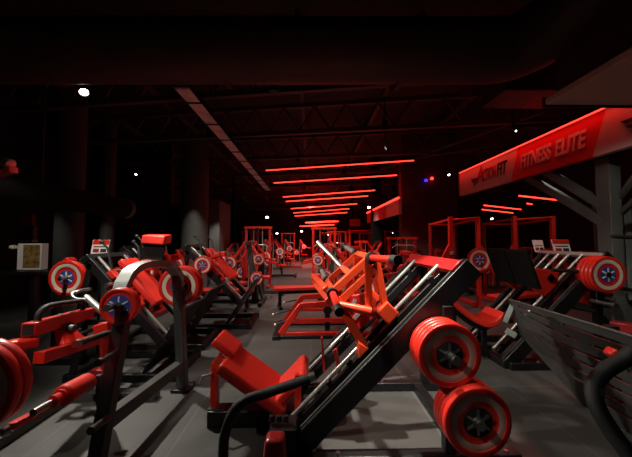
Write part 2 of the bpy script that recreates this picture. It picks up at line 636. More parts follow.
# ---- cable tray
A, B = PZ(182, 88, 3.6), PZ(268, 190, 3.6)
t_ = thing('cable_tray', 'long pale metal cable tray running along the ceiling to the red lamps', 'cable tray', (A + B) / 2)
setoff((A + B) / 2)
q = MB(); q.bar(A, B, .20, .02); q.build('tray', TRAYM, t_)
q = MB()
off = (B - A).normalized().cross(V((0, 0, 1)))
for sgn in (-1, 1): q.bar(A + off * .11 * sgn + V((0, 0, .03)), B + off * .11 * sgn + V((0, 0, .03)), .012, .08)
q.build('side_rail', BLACK, t_)
q = MB()
for k in range(10):
    p = A.lerp(B, (k + .5) / 10); q.bar(p - off * .14, p + off * .14, .03, .05); q.bar(p - off * .13, p - off * .13 + V((0, 0, .5)), .01, .01); q.bar(p + off * .13, p + off * .13 + V((0, 0, .5)), .01, .01)
q.build('bracket', BLACK, t_)
setoff((0, 0, 0))

# ---- spot lamps in the ceiling
SPOTS = []


def spot_fixture(p, label, r=.05, aim=(0, 0, -1), m=LAMPS, group='ceiling spot lamps'):
    t = thing('spot_lamp', label, 'spot lamp', p, group=group)
    setoff(p)
    p, aim = V(p), V(aim).normalized()
    q = MB(); q.lathe([(0, -.16, 0), (r * .8, -.16, 0), (r * 1.15, -.01, 0), (r * 1.15, .0, 0), (r * 1.0, .0, 0), (r * .95, -.02, 0), (0, -.02, 0)], p, aim, 18); q.build('lamp_shade', BLACK, t)
    q = MB(); q.lathe([(0, -.012, 0), (r * .9, -.012, 0), (r * .6, .006, 0), (0, .012, 0)], p, aim, 16); q.build('bulb', m, t)
    q = MB(); q.tube([p - aim * .1, p - aim * .1 + V((0, 0, .4))], .012, 8); q.build('stem', BLACK, t)
    setoff((0, 0, 0))


KEYP = PZ(84, 92.5, 3.5)
spot_fixture(KEYP, 'bright white spot lamp glaring below the round duct', .055, (.45, -.35, -.8), LAMP)
for (px, py, Y, r, lab) in ((267, 217.5, 17, .10, 'white spot lamp glowing beyond the left end of the red lamps'), (277, 233.5, 22, .09, 'small distant white spot lamp low beside the aisle end'),
                       (301.5, 231.5, 22, .10, 'distant white spot lamp under the farthest red lamps'), (369, 207.5, 15, .09, 'white spot lamp at the corner of the small sign'),
                       (516, 131, 4.6, .016, 'small spot lamp hanging on the pipe above the sign'), (449, 175, 6.4, .03, 'small spot lamp below the sign at the maroon wall'),
                       (136, 174.5, 7, .03, 'small pale spot lamp above the black duct at the left'), (328, 235, 22, .06, 'faint distant lamp above the red rack at the aisle'),
                       (492, 219, 13, .07, 'white lamp shining behind the racks under the sign'), (393.5, 233, 16, .07, 'white lamp shining low beside the maroon wall'),
                       (386, 150, 6.5, .02, 'unlit little spot lamp hanging above the first red lamp')):
    p = P(px, py, Y)
    spot_fixture(p, lab, r, (0, -.6, -.8), LAMPS if 'unlit' not in lab else GREY)
for (px, py, mm, lab) in ((426, 181.5, BLUEL, 'small blue glowing lamp atop the maroon wall'), (432, 179.5, LEDM, 'small red glowing lamp atop the maroon wall')):
    p = P(px, py, 8.93); setoff(p)
    q = MB(); q.lathe([(0, 0, 0), (.045, 0, 0), (.05, .04, 0), (.035, .07, 0), (0, .08, 0)], p, (0, 0, 1), 14)
    tag(q.build('signal_lamp', mm, loc=p), lab, 'lamp'); setoff((0, 0, 0))
# black duct along the left, the light on its end painted in as pale
t_ = thing('air_duct', 'black horizontal duct at the left ending in a round cap painted pale as lit', 'air duct', (-3.85, 4.4, 2.15))
setoff((-3.85, 4.4, 2.15))
ea = P(126, 208, 6.1)
MB().tube([(ea.x, 2.4, ea.z - .02), (ea.x, 6.0, ea.z - .02)], .19, 24).build('duct_body', MATTE, t_)
MB().tube([(ea.x, 6.0, ea.z - .02), (ea.x, 6.12, ea.z - .02)], .2, 24).build('end_cap', COLM, t_)
q = MB()
for y in (2.8, 4.2, 5.6): q.bar((ea.x, y, ea.z + .1), (ea.x, y, 5.0), .02, .02)
q.build('hanger', CABLE, t_)
setoff((0, 0, 0))
# spot lamp head at the left edge
p = P(9, 164, 3.0)
t_ = thing('wall_spot', 'silver spot lamp head with red bracket at the left edge', 'spot lamp', p)
setoff(p)
q = MB(); q.lathe([(0, -.10, 0), (.035, -.095, 0), (.05, -.03, 0), (.055, .02, 0), (.046, .02, 0), (0, 0, 0)], p, (.9, .1, -.4), 24); q.build('lamp_head', STEEL, t_)
q = MB(); q.bar(p + V((-.25, .1, -.10)), p + V((.05, 0, -.06)), .07, .06); q.build('bracket', DKRED, t_)
setoff((0, 0, 0))

# ================================================================== LEG PRESS (45 degrees)
def leg_press(label, dx, dy, hero=True):
    """built round the main machine's own coordinates, then set down at dx, dy"""
    base = V((.4, 2.46, 0))
    r = thing('leg_press', label, 'leg press machine', base + V((dx, dy, 0)), group='leg press machines')
    setoff(base)
    a0 = .29                                  # top edge of the rails: Z = X + a0
    u = V((1, 0, 1)).normalized(); n = V((-1, 0, 1)).normalized()
    on = lambda x, y, h=0: V((x, y, x + a0)) + n * h
    YN, YF = 2.03, 2.92
    for y in (YN, YF):
        q = MB(); q.bar(on(-.20, y, -.075), on(1.08, y, -.075), .075, .15, n); o = q.build('rail', BLACK, r, bevel=.006)
        q = MB(); q.bar(on(-.19, y, .004), on(1.07, y, .004), .016, .010, n); q.build('rail_edge', GREY, o)
    q = MB(); q.bar(on(1.02, YN - .03, .0), on(1.02, YF + .03, .0), (.10 if hero else .06), .05, n); q.build('top_crossbar', DKRED if hero else PALE, r, bevel=.006)  # middle press: bar coloured deep red for the red lamplight on it
    for y in (2.24, 2.74):
        q = MB(); q.bar(on(-.16, y, -.05), on(1.02, y, -.05), .05, .06, n); q.build('rod_carrier', BLACK, r, bevel=.004)
        q = MB(); q.tube([on(-.16, y, .02), on(1.0, y, .02)], .016, 12); q.build('guide_rod', CHROME, r)
        q = MB()
        for x in (-.10, .12, .27, .9): q.bar(on(x, y, -.02), on(x + .03, y, -.02), .055, .07, n)
        q.build('rod_bracket', BLACK, r, bevel=.003)
    # ground frame
    q = MB()
    q.box(-.15, 1.40, 1.95, 2.03, 0, .08); q.box(.50, 1.40, 2.92, 3.0, 0, .08)
    q.box(1.02, 1.10, 2.03, 2.92, 0, .08); q.box(-.20, -.12, 2.0, 2.95, .0, .08)
    q.box(-.14, .45, 2.88, 2.96, .0, .08)
    q.build('ground_frame', BLACK, r, bevel=.006)
    q = MB(); q.box(-.83, -.10, 2.38, 2.52, .0, .13); q.build('spine_beam', BLACK, r, bevel=.008)
    for (x, y) in ((.93, 2.0), (1.14, 2.95)):
        q = MB(); q.bar((x, y, .08), (x, y, x + a0 - .17), .07, .07); q.build('rear_leg', BLACK, r, bevel=.004)
    q = MB()
    for (x, y) in ((.18, 1.97), (.02, 2.0), (1.3, 1.97), (.72, 2.95)):
        q.lathe([(0, .10, 0), (.014, .10, 0), (.018, .085, 0), (.018, .06, 0)], (x, y, .0), (0, 0, 1), 10)
    q.build('bolt', STEEL, r)
    # seat assembly
    if hero:
        q = MB(); q.bar((-.785, 2.44, .13), (-.785, 2.44, .50), .06, .06); q.build('seat_post', RED, r, bevel=.004)
        q = MB(); q.box(-.83, -.70, 2.40, 2.48, .125, .14); q.lathe([(0, .02, 0), (.012, .02, 0), (.012, 0, 0)], (-.79, 2.42, .15), (0, -1, 0), 8); q.build('post_foot', STEEL, r)
        q = MB(); q.tube([(-.80, 2.40, .42), (-.86, 2.36, .42), (-.88, 2.36, .36)], .010, 8); q.build('adjust_pin', CHROME, r)
        up, lo = V((-.685, 0, .565)), V((-.18, 0, .205))
        ax = (lo - up).normalized(); nn = V((-ax.z, 0, ax.x)) * -1
        if nn.z < 0: nn = -nn
        q = MB(); c = [up, lo, lo - nn * .09, up - nn * .09]
        q.prism([V((p.x, 2.24, p.z)) for p in c], (0, .48, 0)); o = q.build('backrest', VINYL, r, bevel=.028, seg=4)
        q = MB(); c = [up - nn * .085 + ax * .1, lo - nn * .085, lo - nn * .13, up - nn * .13 + ax * .1]
        q.prism([V((p.x, 2.38, p.z)) for p in c], (0, .12, 0)); q.build('back_bracket', DKRED, o, bevel=.004)
        hu = up - ax * .16 + nn * .04
        q = MB(); c = [hu, up + ax * .06 + nn * .03, up + ax * .06 - nn * .03, hu - nn * .06]
        q.prism([V((p.x, 2.42, p.z)) for p in c], (0, .30, 0)); q.build('head_pad', VINYL, r, bevel=.02, seg=4)
        q = MB(); c = [up - ax * .06 - nn * .03, up + ax * .05 - nn * .05, up + ax * .05 - nn * .15, up - ax * .05 - nn * .14]
        q.prism([V((p.x, 2.40, p.z)) for p in c], (0, .05, 0)); q.build('head_bracket', ORANGE, r, bevel=.004)
        q = MB(); c = [on(-.19, 0, .18), on(.06, 0, .18), on(.06, 0, .10), on(-.19, 0, .10)]
        q.prism([V((p.x, 2.28, p.z)) for p in c], (0, .40, 0)); q.build('seat', VINYL, r, bevel=.024, seg=4)
        q = MB(); q.bar((-.10, 2.30, .12), (-.10, 2.30, .46), .05, .05); q.build('seat_support', RED, r, bevel=.004)
        q = MB(); q.bar(V((.12, 2.72, .30)), V((.10, 2.72, .60)), .07, .02); q.bar(V((.25, 2.30, .32)), V((.19, 2.32, .64)), .06, .018); q.build('stop_plate', DKRED, r, bevel=.003)
    else:
        back = lambda p: p - V((dx, dy, 0))
        cc = [back(p) for p in catmull([P(446, 290, 3.7), P(455, 302, 3.7), P(468, 313, 3.7), P(480, 318.5, 3.7), P(490, 317, 3.7), P(497, 309, 3.7)], 6)]
        q = MB()
        y0, y1 = 2.16, 2.54
        vt = []
        for p in cc: vt.append([q.bm.verts.new((p.x, y, p.z + h)) for (y, h) in ((y0, -.075), (y1, -.075), (y1, 0), (y0, 0))])
        for a, b in zip(vt[:-1], vt[1:]):
            for k in range(4): q._face([a[k], a[(k + 1) % 4], b[(k + 1) % 4], b[k]])
        q._face(vt[0]); q._face(list(reversed(vt[-1])))
        o = q.build('curved_pad', VINYL, r, bevel=.018, seg=3)
        q = MB(); q.tube([p + V((0, 2.3 - p.y, -.11)) for p in cc], .03, 10); q.build('pad_frame', BLACK, o)
        for p in (cc[5], cc[20]):
            q = MB(); q.bar((p.x, 2.3, p.z - .12), (p.x, 2.3, .03), .05, .05); q.build('pad_leg', BLACK, r)
    # side grips
    if hero:
        q = MB()
        q.tube([V((P(223, 470, 1.72).x, 1.74, .0)), P(223, 462, 1.72), P(226, 430, 1.72), P(240, 404, 1.74), P(270, 392, 1.80), P(311, 378, 1.88)], .029, 16, smooth=8)
        h = q.build('handle', FOAM, r)
        e0, e1 = P(309, 378.6, 1.876), P(314.5, 376.3, 1.886)
        q = MB(); q.tube([e0, e1], .032, 16); q.build('end_ring', STEEL, h)
    if hero:
        q = MB(); e = P(275, 437, 1.80); q.hexa([(e.x - .085, 1.74, .0), (e.x + .085, 1.74, .0), (e.x + .085, 1.88, .0), (e.x - .085, 1.88, .0), (e.x - .06, 1.76, e.z), (e.x + .06, 1.76, e.z), (e.x + .06, 1.88, e.z), (e.x - .06, 1.88, e.z)])
        q.build('foot_cover', DKRED, r, bevel=.03, seg=4)
        q = MB()
        for px in (272, 279, 286):
            b0 = P(px, 421, 2.0); q.lathe([(0, .04, 0), (.016, .036, 0), (.022, 0, 0)], b0, (0, 0, 1), 10)
        q.box(-.27, -.1, 1.93, 2.1, .12, P(280, 424, 2.0).z); q.build('seat_hinge', STEEL if False else BLACK, r)
    # plate horns on the frame
    for (x, z) in ((.858, .787), (.995, .414)):
        q = MB(); q.tube([(x, 2.0, z), (x, 1.72, z)], .024, 14); q.tube([(x, 1.735, z), (x, 1.715, z)], .028, 14); q.build('storage_horn', STEEL, r)
        q = MB(); q.tube([(x, 2.95, z), (x, 3.2, z)], .024, 14); q.build('storage_horn', STEEL, r)
        q = MB(); q.bar((x, 2.02, z), (.95, 2.02, z + .02), .05, .06); q.build('horn_bracket', BLACK, r)
    # sled
    if hero:
        s0 = 0.0
        sh = V((s0, 0, s0))
        A, L, B, D = V((.445, 0, 1.365)) + sh, V((.16, 0, 1.105)) + sh, V((.394, 0, .715)) + sh, V((.56, 0, .954)) + sh
        at = lambda p, y: V((p.x, y, p.z))
        sled = MB()
        for y in (2.2, 2.78):
            for o2 in (0, .10):
                w = V((.05, 0, -.05)) * (o2 / .05 * .6)
                sled.bar(at(A + w, y), at(L + w, y), .05, .055, n)
            for k in range(2):
                sled.bar(at(A + V((-.02 + .07 * k, 0, -.03)), y), at(D + V((-.12 + .13 * k, 0, -.02)), y), .055, .05)
            sled.bar(at(L, y), at(B, y), .06, .065)
            sled.bar(at(L + V((.04, 0, -.09)), y), at(D + V((-.06, 0, -.02)), y), .035, .04)
        for p in (A, L, (A + L) / 2): sled.bar(at(p, 2.2), at(p, 2.78), .05, .05, n)
        sled.bar(at(L + V((-.04, 0, .02)), 2.2), at(L + V((-.13, 0, .05)), 2.78), .05, .05, n)
        sled.bar(at(L + V((-.02, 0, -.06)), 2.2), at(L + V((-.11, 0, -.03)), 2.78), .05, .05, n)
        so = sled.build('sled_frame', ORANGE, r, bevel=.005)
        q = MB(); q.prism([(.30, 2.46, 1.02), (.50, 2.46, 1.06), (.56, 2.46, .98), (.52, 2.46, .84), (.40, 2.46, .74), (.33, 2.46, .80)], (0, .03, 0)); q.build('centre_panel', DKRED, so, bevel=.004)
        q = MB(); q.bar((.36, 2.455, .84), (.47, 2.455, .95), .012, .03, n); q.bar((.34, 2.455, .92), (.37, 2.455, 1.0), .012, .03, n); q.build('pivot_link', CHROME, so)
        q = MB(); q.tube([at(L + V((.03, 0, -.08)), 2.17), at(D + V((-.12, 0, .02)), 2.15)], .026, 12, r2=.036); q.build('push_bar', ORANGE, so)
        q = MB()
        for y in (2.14, 2.70):
            q.bar(at(D - u * .05, y) + V((0, .06, -.0)), at(D + u * .07, y) + V((0, .06, 0)), .12, .13, n)
            q.prism([at(B + n * .07, y), at(B - n * .03 - u * .09, y), at(B - n * .03 + u * .02, y)], (0, .10, 0))
        q.build('roller_carriage', ORANGE, so, bevel=.012, seg=3)
        q = MB()
        for y in (2.2, 2.70): q.bar(at(B - n * .01 + u * .05, y) + V((0, .04, 0)), at(D - n * .05 - u * .05, y) + V((0, .04, 0)), .05, .04, n)
        q.build('roller_rail', BLACK, so)
        fp = [L.lerp(B, .5) - n * .0, B + n * .06, B + n * .06 + u * .025, L.lerp(B, .5) + u * .025]
        q = MB(); q.prism([at(p, 2.24) for p in fp], (0, .50, 0)); q.build('foot_plate', RED if hero else BLACK, so, bevel=.006)
        for (p, e, y0, y1) in ((L, V((.02, 0, -.06)), 2.2, 1.86), (A, V((.09, 0, .01)), 2.18, 1.80), (L, V((-.05, 0, .08)), 2.8, 3.15), (A, V((-.08, 0, .07)), 2.8, 3.15)):
            q = MB(); q.tube([at(p, y0), at(p + e, y1)], .026, 14); q.build('plate_horn', RED if y1 < 2.5 else CHROME, so)
            d_ = (at(p + e, y1) - at(p, y0)).normalized(); e1 = at(p + e, y1)
            q = MB(); q.tube([e1 - d_ * .06, e1 + d_ * .012], .031, 14); q.tube([at(p, y0), at(p, y0) + d_ * .035], .045, 14); q.build('horn_cap', RUBBER, so)
        if hero:
            q = MB(); q.tube([at(V((.47, 0, .98)), 2.78), at(V((.47, 0, .98)), 3.08)], .024, 12); q.build('plate_horn', CHROME, so)
            q = MB(); q.tube([P(318, 242, 3.25), P(346, 271, 2.8)], .024, 14); q.build('lever_handle', CHROME, so)
    else:
        for (ya, yb) in ((2.08, 2.475), (2.495, 2.89)):
            q = MB(); q.prism([(.15, ya, 1.37), (.31, ya, .90), (.345, ya, .91), (.185, ya, 1.385)], (0, yb - ya, 0)); q.build('foot_plate', MATTE, r, bevel=.008)
        for ya in (2.2, 2.70):
            q = MB(); q.prism([(.26, ya, 1.10), (.40, ya, 1.14), (.66, ya, 1.12), (.64, ya, .95), (.47, ya, .79), (.33, ya, .90)], (0, .08, 0)); q.build('carriage_plate', RED, r, bevel=.008)
        q = MB(); q.bar((.56, 2.2, 1.02), (.56, 2.78, 1.02), .10, .10, n); q.build('carriage_beam', RED, r, bevel=.008)
        q = MB(); q.bar((.33, 2.25, 1.06), (.33, 2.73, 1.06), .06, .08); q.build('carriage_beam', RED, r, bevel=.008)
        for y in (2.42, 2.58):
            q = MB(); q.tube([on(.55, y, .02), on(1.0, y, .02)], .018, 12); q.build('guide_rod', CHROME, r)
    setoff((0, 0, 0))
    return r


leg_press('leg press machine with orange-red sled and black angled rails in the middle', 0, 0)
# plates on its near horns, four and four
for i, (x, z, y0, nm) in enumerate(((.858, .787, 1.80, 'upper'), (.995, .414, 1.745, 'lower'))):
    for k in range(4):
        lab = f'{["front", "second", "third", "rearmost"][k]} red plate on the near {nm} horn of the middle leg press'
        plate(x, y0 + k * .042, z, lab, 'plates stored on the middle leg press', R=.198 if i == 0 else .205, t=.042, kind='dark')
plate(.47, 2.93, .98, 'red plate with cream ring seen through the orange-red sled', None)
for k in range(2):
    plate(.858, 3.0 + k * .045, .787, f'{["inner", "outer"][k]} red plate on the far upper horn of the middle leg press', 'far plates of the middle leg press', R=.205, t=.042, kind='dark')

leg_press('leg press machine with black foot plates beside the grey column', 2.45, 1.4, hero=False)
for k in range(4):
    plate(3.38, 3.25 + k * .05, 1.105, f'red plate with cream ring, {["front", "second", "third", "rearmost"][k]} on the horn beside the grey column', 'plates beside the grey column')
plate(P(480, 260, 4.7).x, 4.7, 1.17, 'red plate with cream ring standing behind the black foot plates', None, R=.20)

# ================================================================== A-frame plate holder on the left
XA = -1.36
lp, lt = V((XA, 1.90, 0)), P(119, 305, 2.12)
fp_, ft = P(183, 384, 3.0), P(177, 252, 2.82)
g = thing('pulley_frame', 'black inverted U frame with pale curved top arch at the left', 'machine frame', (XA, 2.45, 0))
setoff((XA, 2.45, 0))
q = MB(); q.bar(V((lp.x, lp.y, 0)), V((lp.x + .03, lt.y, lt.z)), .085, .085, (0, 1, 0)); q.build('post', BLACK, g, bevel=.006)
q = MB(); q.bar(V((fp_.x, 3.0, 0)), V((fp_.x - .0, 2.84, 1.16)), .085, .085, (0, 1, 0)); q.build('post', GREY, g, bevel=.006)
# arch
arc = catmull([V((XA + .03, 2.11, .95)), P(121.5, 291, 2.13), P(125, 280, 2.19), P(132, 270.5, 2.29), P(143, 265, 2.45), P(156, 263.5, 2.62), P(167, 265, 2.74), P(174, 270, 2.80), V((fp_.x, 2.84, 1.14)), V((fp_.x, 2.86, 1.05))], 6)
q = MB()
for a, b in zip(arc[:-1], arc[1:]):
    d_ = (b - a) * .10
    q.bar(a - d_, b + d_, .095, .055, V((1, 0, 0)).cross(b - a))
q.build('top_arch', PALE, g)
q = MB(); q.bar((XA, 1.93, .30), (fp_.x, 2.96, .26), .08, .10); q.build('lower_beam', GREY, g, bevel=.006)
q = MB(); q.box(fp_.x - .09, fp_.x + .09, 2.92, 3.1, 0, .03); q.box(XA - .09, XA + .09, 1.82, 2.0, 0, .03); q.build('foot_plate', BLACK, g, bevel=.004)
for (p0, p1, mm) in ((P(122, 304, 2.12), P(107, 308, 1.86), GREY), (P(108, 333, 2.05), P(76, 344, 1.75), GREY), (P(117, 352, 2.03), P(99, 362.5, 1.83), BLACK), (P(109, 417, 1.95), P(91, 430.5, 1.78), BLACK)):
    q = MB(); q.tube([p0, p1], .02, 12); o = q.build('plate_horn', mm, g)
    d_ = (p1 - p0).normalized(); q = MB(); q.tube([p1 - d_ * .02, p1 + d_ * .006], .023, 12); q.build('horn_cap', STEEL if mm is GREY else RUBBER, o)
q = MB(); q.lathe([(0, .02, 0), (.03, .02, 0), (.03, 0, 0)], P(99, 396, 2.1), (0, -1, 0), 12); q.bar(P(99, 375, 2.1), P(100, 410, 2.1), .03, .03); q.build('pulley', BLACK, g)
q = MB(); q.bar(P(119, 305, 1.965), P(118, 325, 1.965), .035, .03); q.bar(P(118, 325, 1.965), P(118, 328, 2.12), .035, .03); q.build('top_bracket', BLACK, g)
setoff((0, 0, 0))
pl = P(119.5, 306, 2.0)
plate(pl.x, 1.985, pl.z, 'small thick red plate with blue hub on the near post of the black U frame', None, R=.122, t=.065, kind='plain', rz=.12)
pl = P(180, 286, 2.93)
plate(pl.x, 2.90, pl.z, 'large red plate with cream ring behind the far post of the black U frame', None, R=.195, t=.06, rz=.1)
plate(pl.x + .01, 2.965, pl.z, 'red plate hidden behind the large cream ringed plate on the U frame', None, R=.195, t=.06, rz=.1)

# ================================================================== seated machine with red beams at the left
g = thing('lever_machine', 'red lever machine with black grip and foam roller at the left edge', 'exercise machine', (-1.9, 2.3, 0))
setoff((-1.9, 2.3, 0))
b0, b1 = P(28, 330, 2.1), P(84, 314, 2.8)
b0m = V((b0.x, 2.1, b0.z)); b1m = V((b1.x + .05, 2.8, b1.z + .01))
q = MB(); q.bar(b0m, b1m, .09, .095); o = q.build('upper_beam', RED, g, bevel=.006)
q = MB(); q.bar(b0m - (b1m - b0m).normalized() * .004, b0m + (b1m - b0m) * .01, .07, .075); q.build('beam_cap', RUBBER, o)
q = MB()
hh = b0m.lerp(b1m, .12)
pts = [hh + V((0, 0, .04)), hh + V((0, .01, .10)), hh + V((0, .10, .135)), b0m.lerp(b1m, .72) + V((0, 0, .13)), b0m.lerp(b1m, .84) + V((0, 0, .12)), b0m.lerp(b1m, .86) + V((0, 0, .04))]
q.tube(pts, .022, 12, smooth=6); q.build('grip', FOAM, g)
q = MB()
for f in (.10, .45, .65, .88):
    p = b0m.lerp(b1m, f); q.lathe([(0, .055, 0), (.014, .055, 0), (.018, .045, 0)], p, (0, 0, 1), 10)
q.build('bolt', STEEL, g)
l0, l1 = P(45, 355, 2.15), P(106, 338, 2.80)
q = MB(); q.bar(V((l0.x, 2.1, l0.z)), V((l1.x, 2.95, l1.z)), .08, .085); q.build('lower_beam', RED, g, bevel=.006)
c_ = b0m.lerp(b1m, .45)
q = MB(); q.prism([c_ + V((-.03, -.02, -.03)), c_ + V((-.03, .05, -.03)), V((l0.x - .03, 2.50, l0.z)), V((l0.x - .03, 2.27, l0.z + .03))], (.06, 0, 0)); q.build('gusset', RED, g, bevel=.004)
q = MB(); q.bar(c_ + V((.04, -.05, -.06)), c_ + V((.04, .05, -.06)), .06, .08); q.lathe([(0, .07, 0), (.03, .07, 0), (.03, 0, 0)], c_ + V((.05, 0, -.06)), (1, 0, 0), 12); q.build('pivot_bracket', GREY, g, bevel=.008)
q = MB(); q.bar(P(-12, 350, 1.95), P(38, 341, 2.15), .10, .07); o = q.build('lever_arm', RED, g, bevel=.02, seg=3)
q = MB(); q.bar(P(-10, 359, 2.0), P(24, 350, 2.2), .06, .05); q.build('lever_arm', DKRED, g, bevel=.01)
q = MB(); q.bar(P(0, 368, 2.1), P(26, 362, 2.2), .08, .12); q.build('hub_block', DKRED, g, bevel=.006)
# red uprights next to the post
q = MB(); q.bar(P(104, 322, 2.55), P(106, 380, 2.5), .06, .06); q.bar(P(92, 372, 2.5), P(107, 372, 2.5), .05, .05); q.build('upright', DKRED, g, bevel=.004)
q = MB(); q.bar(P(96, 330, 2.5), P(110, 326, 2.5), .07, .08); q.build('clamp', RED, g, bevel=.008)
# roller
ra, rb = P(62, 396.5, 1.80), P(88, 382, 2.02)
q = MB(); q.tube([ra, rb], .062, 22); q.build('foam_roller', VINYL, g, bevel=.015, seg=3)
d_ = (rb - ra).normalized()
q = MB(); q.tube([ra - d_ * .02, ra], .045, 18); q.tube([ra - d_ * .07, ra - d_ * .02], .034, 16); q.build('roller_collar', RED, g)
q = MB(); q.tube([P(33, 413, 1.62), ra], .02, 12); q.build('roller_rod', STEEL, g)
q = MB(); q.bar(P(10, 427, 1.60), P(62, 399, 1.95), .04, .035); q.build('roller_arm', RED, g, bevel=.004)
q = MB(); q.lathe([(0, .03, 0), (.02, .025, 0), (.028, 0, 0)], P(8, 430, 1.58), (-.3, -1, 0), 12); q.build('arm_knob', STEEL, g)
# ground frame
q = MB(); q.box(-2.35, -1.45, 2.78, 2.88, 0, .08); q.box(-2.3, -2.22, 1.7, 2.9, 0, .08); q.box(-2.0, -1.92, 2.86, 2.94, .0, .6); q.build('ground_frame', GREY, g, bevel=.006)
q = MB(); q.tube([P(80, 330, 2.9), P(66, 337, 2.75), P(76, 336, 2.85), P(96, 328, 3.1)], .02, 10); q.build('tube_handle', FOAM, g)
setoff((0, 0, 0))
pl = P(-29, 388, 1.50)
for k in range(2):
    plate(pl.x, 1.49 + k * .05, pl.z, f'big red plate cut by the left edge, {["front", "rear"][k]} of two', 'plates at the left edge', R=.225, t=.05, kind='dark')

# ================================================================== slotted panel machine on the right
g = thing('platform_machine', 'dark machine with slotted metal side panel and black foam grip at the right edge', 'exercise machine', (2.4, 2.3, 0))
setoff((2.4, 2.3, 0))
LL, HH = 2.3, .84
y_far = 3.2
def pt(uu, vv):
    lo = .42 * max(0, 1 - uu / .55)
    vv = lo + (HH - lo) * vv / HH
    x = 2.47 - .27 * vv / HH
    taper = .30 * (1 - vv / HH)
    y = y_far - uu
    return V((x, y, vv))
nu, nv = 46, 25
q = MB()
grid = {}
def slot(i, j):
    # slots four cells high apart, staggered in long runs
    if j % 3 != 1 or j < 2 or j > nv - 3: return False
    row = j // 3
    ph = (i + row * 5) % 15
    return 2 <= i < nu - 1 and ph not in (0, 1)
cell = {}
for i in range(nu + 1):
    for j in range(nv + 1):
        # rows: thin slots, wide lands
        k3, fr = divmod(j, 3)
        vv = (k3 + (0, .34, .62)[fr]) / (nv / 3) * HH
        uu = i / nu * LL
        if i == 0: uu += .35 * max(0, (1 - vv / HH)) ** 1.3 * 0
        grid[i, j] = q.bm.verts.new(pt(uu, min(vv, HH)))
for i in range(nu):
    for j in range(nv):
        if slot(i, j): continue
        q._face([grid[i, j], grid[i + 1, j], grid[i + 1, j + 1], grid[i, j + 1]])
o = q.build('slotted_panel', mat('gunmetal_panel', (.060, .058, .055), .45, metal=.1, vary=.12), g)
for f in o.data.polygons: f.use_smooth = False
md = o.modifiers.new('thick', 'SOLIDIFY'); md.thickness = .012; md.offset = 1
q = MB(); q.tube([pt(0, HH), pt(LL, HH)], .012, 8); q.tube([pt(0, 0), pt(0, HH)], .012, 8); q.build('panel_edge', GREY, g)
q = MB(); q.box(2.60, 2.68, .9, 2.6, 0, .08); q.box(2.60, 2.68, 2.5, 2.58, .08, .75); q.box(2.68, 3.3, 2.5, 2.58, 0, .08); q.build('ground_frame', BLACK, g, bevel=.006)
q = MB(); q.bar(P(505, 322, 3.25), P(513, 304, 3.2), .04, .05); q.bar(P(513, 304, 3.2), P(520, 303, 3.15), .05, .04); q.bar(P(506, 330, 3.25), P(516, 336, 3.2), .05, .06); q.build('corner_bracket', PALE, g, bevel=.004)
q = MB(); q.tube([(2.30, 1.72, .78), P(640, 352, 1.55), P(622, 361, 1.52), P(604, 372, 1.5), P(594, 387, 1.47), P(597, 406, 1.43), P(612, 432, 1.38), P(634, 462, 1.32), P(650, 500, 1.28) * 1, V((P(650, 500, 1.28).x + .06, 1.27, .0))], .037, 16, smooth=8)
o = q.build('handle', FOAM, g)
q = MB(); q.tube([P(596, 383, 1.485), P(594.5, 390, 1.465), P(595.5, 397, 1.45)], .0385, 16, smooth=4); q.build('grip_sleeve', GREY, o)
q = MB(); q.bar(P(609, 350, 1.62), P(622, 362, 1.62), .06, .05); q.build('red_tip', RED, g, bevel=.012)
setoff((0, 0, 0))

# plate post with horns by the grey column
g = thing('plate_tree', 'grey plate post with black horns beside the grey column', 'plate rack', (3.3, 3.35, 0))
setoff((3.3, 3.35, 0))
q = MB(); q.bar(P(598, 270, 3.55), P(607, 335, 3.4), .09, .09, (0, 1, 0)); b_ = P(607, 335, 3.4); q.bar(b_, (b_.x + .02, 3.4, .0), .09, .09, (0, 1, 0)); q.build('post', GREY, g, bevel=.006)
for a, b in ((P(552, 270, 3.45), P(592, 272, 3.4)), (P(612, 287, 3.35), P(645, 292, 3.3)), (P(612, 236.5, 3.3), P(645, 238, 3.3)), (P(560, 305, 3.5), P(594, 311, 3.4)), (P(601, 297, 3.4), P(615, 300, 3.3))):
    q = MB(); q.tube([a, b], .022, 12); q.build('plate_horn', RUBBER, g)
q = MB(); q.bar(P(600, 297, 3.45), P(612, 294, 3.4), .05, .05); q.bar(P(612, 325, 3.2), P(640, 330, 3.0), .12, .10); q.build('red_bracket', DKRED, g, bevel=.01)
setoff((0, 0, 0))
q = MB(); p = P(616, 323, 3.2); 

